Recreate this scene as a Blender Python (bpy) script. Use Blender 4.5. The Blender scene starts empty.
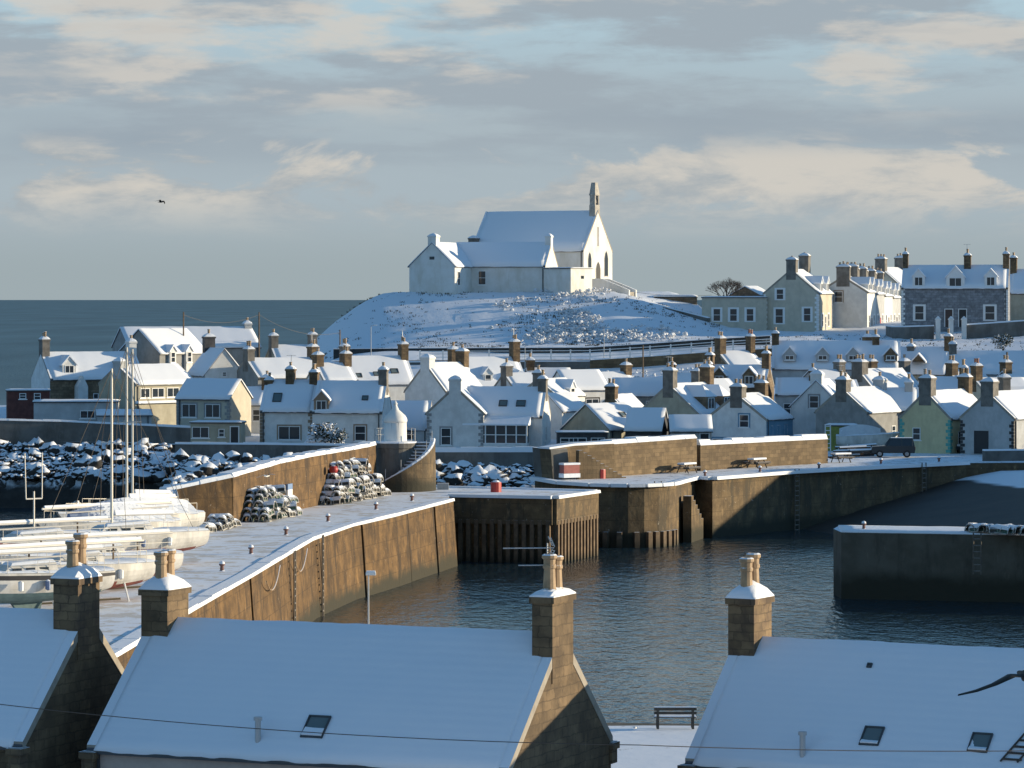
import bpy, math, random
import numpy as np
from mathutils import Vector, noise as mnoise
R = math.radians
random.seed(7)
S = bpy.context.scene
C = S.collection

# ------------------------------------------------------------------ camera
F, HY, EYE = 3600.0, 298.0, 20.0          # focal length in pixels, level line, eye height above the water
cam_d = bpy.data.cameras.new('camera'); cam = bpy.data.objects.new('camera', cam_d); C.objects.link(cam)
cam_d.sensor_fit = 'HORIZONTAL'; cam_d.sensor_width = 36.0; cam_d.lens = 36.0*F/1024
cam_d.shift_y = -(384-HY)/1024
cam_d.clip_start = 1; cam_d.clip_end = 60000
cam.location = (0, 0, EYE); cam.rotation_euler = (R(90), 0, 0)
S.camera = cam

# ------------------------------------------------------------------ light
SUN_EL, SUN_AZ = 9.8, 8.0                 # azimuth: degrees beyond +X
sd = bpy.data.lights.new('sun', 'SUN'); sun = bpy.data.objects.new('sun', sd); C.objects.link(sun)
sd.energy = 5.0; sd.angle = R(0.5); sd.color = (1.0, 0.83, 0.57)
sv = Vector((math.cos(R(SUN_EL))*math.cos(R(SUN_AZ)), math.cos(R(SUN_EL))*math.sin(R(SUN_AZ)), math.sin(R(SUN_EL))))
sun.rotation_euler = sv.to_track_quat('Z', 'Y').to_euler()
S.view_settings.view_transform = 'Standard'; S.view_settings.look = 'None'
EXPO, SKY = 0.43, 0.146
S.view_settings.exposure = EXPO; S.view_settings.gamma = 1.0
try: S.view_settings.use_curve_mapping = False
except Exception: pass

# ------------------------------------------------------------------ sky
world = bpy.data.worlds.new('World'); S.world = world; world.use_nodes = True
wt = world.node_tree; wt.nodes.clear()
def wn(t, **k):
    n = wt.nodes.new(t)
    for a, b in k.items(): setattr(n, a, b)
    return n
def wm(op, a, b=0.0, c=0.0):
    n = wn('ShaderNodeMath', operation=op)
    for i, x in enumerate((a, b, c)):
        if isinstance(x, (int, float)): n.inputs[i].default_value = x
        else: wt.links.new(x, n.inputs[i])
    return n.outputs[0]
def wss(x, lo, hi):
    n = wn('ShaderNodeMapRange', interpolation_type='SMOOTHSTEP')
    wt.links.new(x, n.inputs[0]); n.inputs[1].default_value = lo; n.inputs[2].default_value = hi
    return n.outputs[0]
def wmix(f, a, b):
    n = wn('ShaderNodeMix', data_type='RGBA')
    for s, x in ((n.inputs[0], f), (n.inputs[6], a), (n.inputs[7], b)):
        if isinstance(x, tuple): s.default_value = (*x, 1)
        elif isinstance(x, (int, float)): s.default_value = x
        else: wt.links.new(x, s)
    return n.outputs[2]
tc = wn('ShaderNodeTexCoord'); sx = wn('ShaderNodeSeparateXYZ'); wt.links.new(tc.outputs['Generated'], sx.inputs[0])
U = wm('ARCTAN2', sx.outputs[0], sx.outputs[1]); V = wm('ARCSINE', sx.outputs[2])
def wnoise(su, sv_, off, detail=6, rough=.55, dist=0.0):
    cb = wn('ShaderNodeCombineXYZ')
    wt.links.new(wm('MULTIPLY', U, su), cb.inputs[0]); wt.links.new(wm('MULTIPLY', V, sv_), cb.inputs[1]); cb.inputs[2].default_value = off
    n = wn('ShaderNodeTexNoise'); n.inputs['Scale'].default_value = 1; n.inputs['Detail'].default_value = detail
    n.inputs['Roughness'].default_value = rough; n.inputs['Distortion'].default_value = dist
    wt.links.new(cb.outputs[0], n.inputs['Vector']); return n.outputs[0]
nis = wn('ShaderNodeTexSky', sky_type='NISHITA'); nis.sun_disc = False
nis.sun_elevation = R(SUN_EL); nis.sun_rotation = R(90-SUN_AZ); nis.air_density = 1.0; nis.dust_density = .0; nis.ozone_density = 4.0
G = 1/SKY/2**EXPO                           # the clouds' radiance is given as it shows in the picture
def g(r, gg, b): return (r*G, gg*G, b*G)
px = 1/3600.0
def mul(*x):
    r = x[0]
    for y in x[1:]: r = wm('MULTIPLY', r, y)
    return r
def inv(x): return wm('SUBTRACT', 1.0, x)
base = wmix(wss(V, 20*px, 110*px), g(.345,.41,.435), g(.40,.475,.52))
base = wmix(wss(V, 170*px, 300*px), base, g(.43,.58,.66))
warp = wnoise(30, 60, 2.2, 4, .5)
nA = wnoise(9, 60, 6.9, 9, .56, .2); nB = wnoise(15, 62, 26.3, 10, .58, .15); nC = wnoise(7, 26, 36.2, 3, .5); nD = wnoise(34, 110, 6.3, 8, .65, .3)
# broad grey-blue banks over the pale upper sky
bank = mul(wss(wm('ADD', mul(nA, .75), mul(nD, .25)), .44, .56), wss(V, 95*px, 185*px))
c1 = wmix(mul(bank, .95), base, g(.35,.41,.46))
# lighter cream tops along the upper edges of the banks
edge = mul(wss(nB, .50, .62), wss(V, 165*px, 215*px), inv(mul(wss(nA, .56, .68), .6)))
c2 = wmix(mul(edge, .78), c1, g(.64,.605,.55))
# dusky band under the banks
dusk = mul(wss(V, 128*px, 160*px), inv(wss(V, 165*px, 205*px)), wss(nC, .38, .55))
c3 = wmix(mul(dusk, .75), c2, g(.31,.375,.435))
# low heaped clouds: cream where they face the light, grey beneath
nE = wnoise(20, 52, 6.37, 9, .58, .35)
hp_ = wm('ADD', wm('ADD', mul(nE, .7), mul(nC, .45)), mul(wm('SUBTRACT', V, 105*px), -2.6))
low = mul(wss(hp_, .53, .585), wss(V, 52*px, 112*px), inv(wss(V, 135*px, 175*px)))
shade_ = wss(wm('ADD', mul(nE, .6), mul(nD, .5)), .47, .66)
lowc = wmix(shade_, g(.385,.425,.45), g(.65,.61,.545))
c4 = wmix(mul(low, .88), c3, lowc)
over = wm('SUBTRACT', 1.0, wss(V, R(5.2), R(10)))
below = wss(V, -.004, 0.0)
tn = wn('ShaderNodeMix', data_type='RGBA', blend_type='MULTIPLY'); tn.inputs[0].default_value = 1; wt.links.new(nis.outputs[0], tn.inputs[6]); tn.inputs[7].default_value = (1.18, 1.14, 1.0, 1)
fin = wmix(over, tn.outputs[2], c4)
bg = wn('ShaderNodeBackground'); bg.inputs['Strength'].default_value = SKY
wt.links.new(fin, bg.inputs['Color'])
wo = wn('ShaderNodeOutputWorld'); wt.links.new(bg.outputs[0], wo.inputs[0])

# ------------------------------------------------------------------ helpers
def wx(px_, D): return (px_-512)*D/F
def wz(py, D): return EYE-(py-HY)*D/F
def dist(py, z): return (EYE-z)*F/(py-HY)
def gp(px_, py, z):
    D = dist(py, z); return Vector((wx(px_, D), D, z))

class MB:
    def __init__(s): s.v=[]; s.f=[]; s.mi=[]; s.m=0
    def add(s, vs, fs):
        n=len(s.v); s.v += [tuple(p) for p in vs]
        for q in fs: s.f.append(tuple(i+n for i in q)); s.mi.append(s.m)
        return s
    def hexa(s, p):                         # 4 bottom (ccw) + 4 top
        return s.add(p, [(3,2,1,0),(4,5,6,7),(0,1,5,4),(1,2,6,5),(2,3,7,6),(3,0,4,7)])
    def box(s, x0,x1,y0,y1,z0,z1):
        return s.hexa([(x0,y0,z0),(x1,y0,z0),(x1,y1,z0),(x0,y1,z0),(x0,y0,z1),(x1,y0,z1),(x1,y1,z1),(x0,y1,z1)])
    def obox(s, c, sz, rz=0, tilt=0):
        ca,sa=math.cos(rz),math.sin(rz); ct,st=math.cos(tilt),math.sin(tilt); ps=[]
        for dz in (-.5,.5):
            for dx,dy in ((-.5,-.5),(.5,-.5),(.5,.5),(-.5,.5)):
                x,y,z=dx*sz[0],dy*sz[1],dz*sz[2]; x,z=x*ct+z*st,-x*st+z*ct
                ps.append((c[0]+x*ca-y*sa, c[1]+x*sa+y*ca, c[2]+z))
        return s.hexa(ps)
    def fbox(s, P, ax, n, u0,u1, z0,z1, d0,d1):   # box on a vertical face: u along ax, d outwards along n
        q=lambda u,d,z: P+ax*u+n*d+Vector((0,0,z))
        return s.hexa([q(u0,d1,z0),q(u1,d1,z0),q(u1,d0,z0),q(u0,d0,z0),q(u0,d1,z1),q(u1,d1,z1),q(u1,d0,z1),q(u0,d0,z1)])
    def ext(s, poly, vec):                  # polygon extruded along a vector
        n=len(poly); vec=Vector(vec); a=[Vector(p) for p in poly]
        return s.add(a+[p+vec for p in a], [tuple(range(n))[::-1], tuple(range(n,2*n))]+[(i,(i+1)%n,(i+1)%n+n,i+n) for i in range(n)])
    def prism(s, poly, z0, z1):
        return s.ext([(p[0],p[1],z0) for p in poly], (0,0,z1-z0))
    def tube(s, p, q, r, r2=None, n=7):
        p=Vector(p); q=Vector(q); r2=r if r2 is None else r2; d=(q-p)
        if d.length<1e-6: return s
        d.normalize(); a=d.orthogonal().normalized(); b=d.cross(a)
        vs=[c+(a*math.cos(2*math.pi*i/n)+b*math.sin(2*math.pi*i/n))*rr for c,rr in ((p,r),(q,r2)) for i in range(n)]
        return s.add(vs, [tuple(range(n))[::-1], tuple(range(n,2*n))]+[(i,(i+1)%n,(i+1)%n+n,i+n) for i in range(n)])
    def path(s, pts, r, n=6):
        for a,b in zip(pts, pts[1:]): s.tube(a,b,r,n=n)
        return s
    def lathe(s, prof, c=(0,0,0), n=14):
        vs=[(c[0]+r*math.cos(2*math.pi*i/n), c[1]+r*math.sin(2*math.pi*i/n), c[2]+z) for r,z in prof for i in range(n)]
        fs=[tuple(range(n))[::-1], tuple(range(len(vs)-n,len(vs)))]
        for k in range(len(prof)-1):
            fs += [(k*n+i, k*n+(i+1)%n, (k+1)*n+(i+1)%n, (k+1)*n+i) for i in range(n)]
        return s.add(vs, fs)
    def build(s, name, mats, parent=None, smooth=False):
        me=bpy.data.meshes.new(name); me.from_pydata(s.v, [], s.f)
        for m in (mats if isinstance(mats,(list,tuple)) else [mats]): me.materials.append(m)
        me.polygons.foreach_set('material_index', s.mi)
        if smooth: me.polygons.foreach_set('use_smooth', [True]*len(s.f))
        me.validate(); me.update()
        o=bpy.data.objects.new(name, me); C.objects.link(o)
        if parent is not None: o.parent=parent
        return o
def tag(o, label, cat, group=None, kind=None):
    if kind: o['kind']=kind
    if kind!='structure':
        o['label']=label; o['category']=cat
    if group: o['group']=group
    return o
def empty(name, loc, rz, label, cat, group=None):
    o=bpy.data.objects.new(name, None); C.objects.link(o); o.location=loc; o.rotation_euler=(0,0,rz); o.empty_display_size=.3
    return tag(o, label, cat, group)
def dup(root, loc, rz, label=None, scale=None):
    r=root.copy(); C.objects.link(r); r.location=loc; r.rotation_euler=(0,0,rz)
    if scale: r.scale=(scale,)*3
    if label: r['label']=label
    for ch in list(root.children):
        c=ch.copy(); C.objects.link(c); c.parent=r
        for gch in ch.children:
            d=gch.copy(); C.objects.link(d); d.parent=c
    return r

# ------------------------------------------------------------------ materials
MC={}
SNOW=(.80,.83,.88)
def mat(name, c1, c2=None, scale=2.0, rough=.85, bump=0.0, snow=None, streak=0.0, bands=None, stone=None, metal=0.0, tide=None, c3=None, snowz=None):
    if name in MC: return MC[name]
    m=bpy.data.materials.new(name); m.use_nodes=True; t=m.node_tree; N=t.nodes; L=t.links
    b=N['Principled BSDF']; b.inputs['Roughness'].default_value=rough; b.inputs['Metallic'].default_value=metal
    tcn=N.new('ShaderNodeTexCoord'); co=tcn.outputs['Object']
    def nz(s, vec=None, d=5, r=.6):
        n=N.new('ShaderNodeTexNoise'); n.inputs['Scale'].default_value=s; n.inputs['Detail'].default_value=d; n.inputs['Roughness'].default_value=r
        L.new(vec or co, n.inputs['Vector']); return n.outputs[0]
    def mr(x, lo, hi, a=0., bb=1.):
        n=N.new('ShaderNodeMapRange'); n.interpolation_type='SMOOTHSTEP'; L.new(x,n.inputs[0])
        for i,v in enumerate((lo,hi,a,bb)): n.inputs[i+1].default_value=v
        return n.outputs[0]
    def mx(f, a, c, typ='MIX'):
        n=N.new('ShaderNodeMix'); n.data_type='RGBA'; n.blend_type=typ
        for s_,x in ((n.inputs[0],f),(n.inputs[6],a),(n.inputs[7],c)):
            if isinstance(x,tuple): s_.default_value=(*x,1)
            elif isinstance(x,(int,float)): s_.default_value=x
            else: L.new(x,s_)
        return n.outputs[2]
    def math_(op,a,c=0.):
        n=N.new('ShaderNodeMath'); n.operation=op
        for i,x in enumerate((a,c)):
            if isinstance(x,(int,float)): n.inputs[i].default_value=x
            else: L.new(x,n.inputs[i])
        return n.outputs[0]
    sep=None
    def xyz():
        nonlocal sep
        if sep is None:
            sep=N.new('ShaderNodeSeparateXYZ'); L.new(co, sep.inputs[0])
        return sep.outputs
    col=c1
    n0=nz(scale)
    if c2: col=mx(mr(n0,.35,.65), c1, c2)
    hgt=n0
    if stone:                               # squared rubble: cell size, mortar colour
        o3=xyz(); cb=N.new('ShaderNodeCombineXYZ')
        L.new(math_('ADD',o3[0],o3[1]),cb.inputs[0]); L.new(math_('MULTIPLY',o3[2],1.5),cb.inputs[1])
        vo=N.new('ShaderNodeTexVoronoi'); vo.inputs['Scale'].default_value=1/stone; L.new(cb.outputs[0],vo.inputs['Vector'])
        vs_=N.new('ShaderNodeSeparateColor'); L.new(vo.outputs['Color'],vs_.inputs[0])
        col=mx(mr(vs_.outputs[0],0,1,.0,.55), col, tuple(x*.6 for x in c1))
        col=mx(mr(vs_.outputs[1],.8,.95,0,.35), col, tuple(min(1,x*1.5) for x in c1))
        ve=N.new('ShaderNodeTexVoronoi'); ve.feature='DISTANCE_TO_EDGE'; ve.inputs['Scale'].default_value=1/stone; L.new(cb.outputs[0],ve.inputs['Vector'])
        e=mr(ve.outputs['Distance'],.01,.08,.55,1.); col=mx(e, tuple(x*.8 for x in c1), col); hgt=e
    if bands:                               # masonry courses: block length, course height
        o3=xyz(); cb=N.new('ShaderNodeCombineXYZ'); j1=math_('MULTIPLY',math_('SUBTRACT',nz(2.2),.5),bands[0]*.7); j2=math_('MULTIPLY',math_('SUBTRACT',nz(2.9),.5),bands[1]*.55)
        L.new(math_('ADD',math_('ADD',o3[0],o3[1]),j1),cb.inputs[0]); L.new(math_('ADD',o3[2],j2),cb.inputs[1])
        br=N.new('ShaderNodeTexBrick'); br.inputs['Scale'].default_value=1; br.inputs['Brick Width'].default_value=bands[0]; br.inputs['Row Height'].default_value=bands[1]
        br.inputs['Mortar Size'].default_value=.02; br.inputs['Color1'].default_value=(1,1,1,1); br.inputs['Color2'].default_value=(.58,.58,.58,1); br.inputs['Mortar'].default_value=(.5,.5,.5,1)
        L.new(cb.outputs[0],br.inputs['Vector']); col=mx(.9, col, br.outputs[0], 'MULTIPLY')
    if streak>.6:
        o3=xyz(); cb=N.new('ShaderNodeCombineXYZ'); L.new(math_('ADD',o3[0],o3[1]),cb.inputs[0]); L.new(math_('ADD',o3[2],.13),cb.inputs[1])
        br=N.new('ShaderNodeTexBrick'); br.inputs['Scale'].default_value=1; br.inputs['Brick Width'].default_value=2.7; br.inputs['Row Height'].default_value=1.15; br.inputs['Mortar Size'].default_value=.028; br.inputs['Color1'].default_value=(1,1,1,1); br.inputs['Color2'].default_value=(.8,.8,.8,1); br.inputs['Mortar'].default_value=(.45,.45,.45,1)
        L.new(cb.outputs[0],br.inputs['Vector']); col=mx(.75, col, br.outputs[0], 'MULTIPLY')
        col=mx(mr(nz(.9,None,9,.72),.46,.60,0,.55), col, tuple(x*.45 for x in c1))
        col=mx(mr(nz(2.3,None,8,.75),.56,.64,0,.4), col, tuple(x*1.5 for x in c1))
    if streak:
        mp=N.new('ShaderNodeMapping'); mp.inputs['Scale'].default_value=(.75,.75,.16); L.new(co,mp.inputs[0])
        st=nz(1.0, mp.outputs[0], 6, .7)
        col=mx(mr(st,.48,.62,0,streak), col, c3 or tuple(x*.35 for x in c1))
        mp2=N.new('ShaderNodeMapping'); mp2.inputs['Scale'].default_value=(1.9,1.9,.5); mp2.inputs['Location'].default_value=(5,9,2); L.new(co,mp2.inputs[0])
        col=mx(mr(nz(1.0,mp2.outputs[0],6,.7),.60,.70,0,streak*.6), col, tuple(min(.6,x*2.0) for x in c1))
    if streak>.6: col=mx(mr(nz(2.6,None,8,.8),.62,.68,0,.8), col, (.50,.45,.38))
    if tide is not None:                    # weed-dark zone above the water
        o3=xyz(); zz=math_('ADD',o3[2],math_('MULTIPLY',math_('SUBTRACT',nz(.5),.5),1.6))
        col=mx(mr(zz,tide-.5,tide+.5), (.035,.032,.02), col)
    if snow is not None:                    # snow lying on what faces up
        ge=N.new('ShaderNodeNewGeometry'); sg=N.new('ShaderNodeSeparateXYZ'); L.new(ge.outputs['Normal'],sg.inputs[0])
        f=mr(math_('ADD',sg.outputs[2],math_('MULTIPLY',math_('SUBTRACT',nz(scale*2.2+1),.5),.5)), snow, snow+.12)
        if snowz is not None: f=math_('MULTIPLY',f,mr(math_('ADD',xyz()[2],math_('MULTIPLY',math_('SUBTRACT',nz(.35),.5),2.5)),snowz-.4,snowz+.4))
        col=mx(f, col, SNOW)
    if isinstance(col,tuple): b.inputs['Base Color'].default_value=(*col,1)
    else: L.new(col,b.inputs['Base Color'])
    if bump:
        bu=N.new('ShaderNodeBump'); bu.inputs['Strength'].default_value=.6; bu.inputs['Distance'].default_value=bump
        L.new(math_('ADD',hgt,math_('MULTIPLY',nz(scale*4),.5)) ,bu.inputs['Height']); L.new(bu.outputs[0],b.inputs['Normal'])
    MC[name]=m; return m

M=dict(
 white=mat('white_harling',(.72,.72,.70),(.62,.62,.60),1.2,.9,.01,streak=.12,snow=.6),
 creamq=mat('quay_cream_harling',(.62,.55,.33),(.55,.48,.29),1.2,.9,.01,streak=.15,snow=.6),
 cream=mat('cream_harling',(.55,.50,.40),(.48,.44,.35),1.2,.9,.01,streak=.15,snow=.6),
 church=mat('church_harling',(.74,.73,.70),(.66,.64,.59),.6,.9,.01,streak=.22,c3=(.45,.40,.28),snow=.6),
 grey=mat('grey_harling',(.30,.30,.29),(.24,.24,.23),1.2,.9,.01,streak=.2,snow=.6),
 lgrey=mat('light_grey_harling',(.45,.46,.46),(.38,.39,.39),1.2,.9,.01,streak=.15,snow=.6),
 greyc=mat('grey_cream_harling',(.42,.39,.30),(.36,.33,.25),1.2,.9,.01,streak=.2,snow=.6),
 blue=mat('blue_render',(.16,.28,.38),(.13,.24,.33),1.2,.9,.01,snow=.6),
 bluegrey=mat('blue_grey_stone',(.31,.325,.35),(.22,.23,.25),2,.9,.02,bands=(.6,.32),snow=.6),
 brown=mat('brown_stone',(.26,.19,.12),(.17,.125,.08),1.5,.9,.03,bands=(.55,.3),snow=.55),
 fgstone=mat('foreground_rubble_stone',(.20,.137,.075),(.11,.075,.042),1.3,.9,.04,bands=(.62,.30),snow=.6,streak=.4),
 rust=mat('red_brown_boards',(.13,.045,.035),(.09,.03,.025),2,.8,.01,snow=.6),
 pink=mat('pinkish_harling',(.48,.38,.32),(.42,.33,.28),2,.9,.01),
 dark=mat('dark_timber',(.035,.035,.04),(.055,.055,.06),2,.7,.01,snow=.6),
 slate=mat('roof_slate',(.10,.105,.12),(.07,.07,.08),2,.6,.01),
 chim=mat('chimney_stone',(.22,.15,.08),(.12,.08,.05),1.6,.9,.02,bands=(.5,.26),snow=.5),
 chimg=mat('chimney_grey_render',(.20,.185,.165),(.13,.12,.105),1.6,.9,.02,streak=.3,snow=.5),
 pot=mat('buff_chimney_clay',(.38,.26,.15),(.28,.19,.11),3,.7,.0,snow=.6),
 potr=mat('red_chimney_clay',(.33,.13,.07),(.25,.10,.06),3,.7,.0,snow=.6),
 frame=mat('white_paint',(.75,.75,.74),None,2,.5),
 sand=mat('sandstone_trim',(.33,.24,.17),(.26,.19,.13),2,.85,snow=.6),
 margin=mat('grey_margin',(.30,.30,.30),(.24,.24,.24),2,.85,snow=.6),
 teal=mat('teal_margin',(.10,.36,.32),None,2,.7),
 black=mat('black_margin',(.03,.03,.032),None,2,.7),
 gutter=mat('dark_gutter',(.05,.055,.06),None,2,.5),
 door=mat('dark_door_paint',(.06,.035,.03),None,2,.5),
 skew=mat('skew_stone',(.34,.31,.26),(.27,.24,.2),2,.9,snow=.35),
 conc=mat('pier_concrete',(.185,.108,.043),(.085,.05,.022),.8,.92,.06,streak=.9,c3=(.045,.03,.018),tide=.9,snow=.7),
 conc2=mat('quay_concrete',(.19,.132,.07),(.10,.07,.04),.8,.92,.05,streak=.85,c3=(.06,.05,.035),tide=1.1,snow=.7),
 rubble=mat('seawall_masonry',(.22,.155,.085),(.15,.105,.06),.6,.92,.05,bands=(.9,.34),streak=.4,snow=.55),
 gwall=mat('grey_sea_wall',(.17,.165,.155),(.12,.115,.105),.6,.92,.03,streak=.4,snow=.55),
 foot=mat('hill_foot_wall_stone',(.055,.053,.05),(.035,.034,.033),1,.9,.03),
 iron=mat('dark_iron',(.045,.04,.035),(.07,.05,.035),6,.6),
 gal=mat('galvanised_steel',(.42,.43,.44),None,3,.4,metal=.3),
 alu=mat('aluminium_spar',(.66,.62,.55),None,3,.35,metal=.2),
 timber=mat('weathered_timber',(.17,.115,.07),(.10,.07,.045),2,.85,.02,snow=.7,tide=.3),
 red=mat('red_paint',(.42,.035,.03),(.34,.03,.025),3,.5,snow=.75),
 wood=mat('bench_timber',(.06,.05,.04),(.09,.075,.06),3,.8,snow=.5),
)
def snowmat(name, patch=None, fine=4.0, under=(.09,.095,.105), bump=.05, rows=0.0):
    m=bpy.data.materials.new(name); m.use_nodes=True; t=m.node_tree; N=t.nodes; L=t.links
    b=N['Principled BSDF']; b.inputs['Roughness'].default_value=.7
    tcn=N.new('ShaderNodeTexCoord'); co=tcn.outputs['Object']
    def nz(s,d=5,r=.6):
        n=N.new('ShaderNodeTexNoise'); n.inputs['Scale'].default_value=s; n.inputs['Detail'].default_value=d; n.inputs['Roughness'].default_value=r; L.new(co,n.inputs['Vector']); return n.outputs[0]
    mixn=N.new('ShaderNodeMix'); mixn.data_type='RGBA'; mixn.inputs[6].default_value=(*SNOW,1); mixn.inputs[7].default_value=(*under,1); mixn.inputs[0].default_value=0
    if patch is not None:
        r=N.new('ShaderNodeMapRange'); r.interpolation_type='SMOOTHSTEP'; L.new(nz(fine,7,.7),r.inputs[0]); r.inputs[1].default_value=patch; r.inputs[2].default_value=patch+.07
        L.new(r.outputs[0],mixn.inputs[0])
    L.new(mixn.outputs[2],b.inputs['Base Color'])
    bu=N.new('ShaderNodeBump'); bu.inputs['Strength'].default_value=.5; bu.inputs['Distance'].default_value=bump
    src=nz(fine*.6,6,.6)
    if rows:
        w=N.new('ShaderNodeTexWave'); w.wave_type='BANDS'; w.bands_direction='Z'; w.inputs['Scale'].default_value=rows; w.inputs['Distortion'].default_value=1.0; L.new(co,w.inputs['Vector'])
        a=N.new('ShaderNodeMath'); a.operation='MULTIPLY_ADD'; L.new(w.outputs[1],a.inputs[0]); a.inputs[1].default_value=.24; L.new(src,a.inputs[2]); src=a.outputs[0]
    L.new(src,bu.inputs['Height']); L.new(bu.outputs[0],b.inputs['Normal'])
    return m
M['snow']=snowmat('snow_cover')
M['roofsnow']=snowmat('roof_snow',.73,1.6,bump=.03)
M['fgsnow']=snowmat('foreground_roof_snow',.76,2.5,bump=.035,rows=1.5)
M['thin']=snowmat('thin_snow_on_concrete',.50,.7,(.62,.575,.52),.02)
M['ground']=snowmat('snowy_ground',.62,.8,(.055,.05,.03),.12)
M['lane']=snowmat('trodden_snow',.54,1.1,(.36,.35,.34),.05)
def glass():
    m=bpy.data.materials.new('window_glass'); m.use_nodes=True; b=m.node_tree.nodes['Principled BSDF']
    b.inputs['Base Color'].default_value=(.03,.04,.05,1); b.inputs['Roughness'].default_value=.08; return m
M['glass']=glass()
M['roofglass']=mat('roof_light_glass',(.13,.17,.175),None,2,.12)  # paler base colour stands in for sky reflected in the panes
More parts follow.
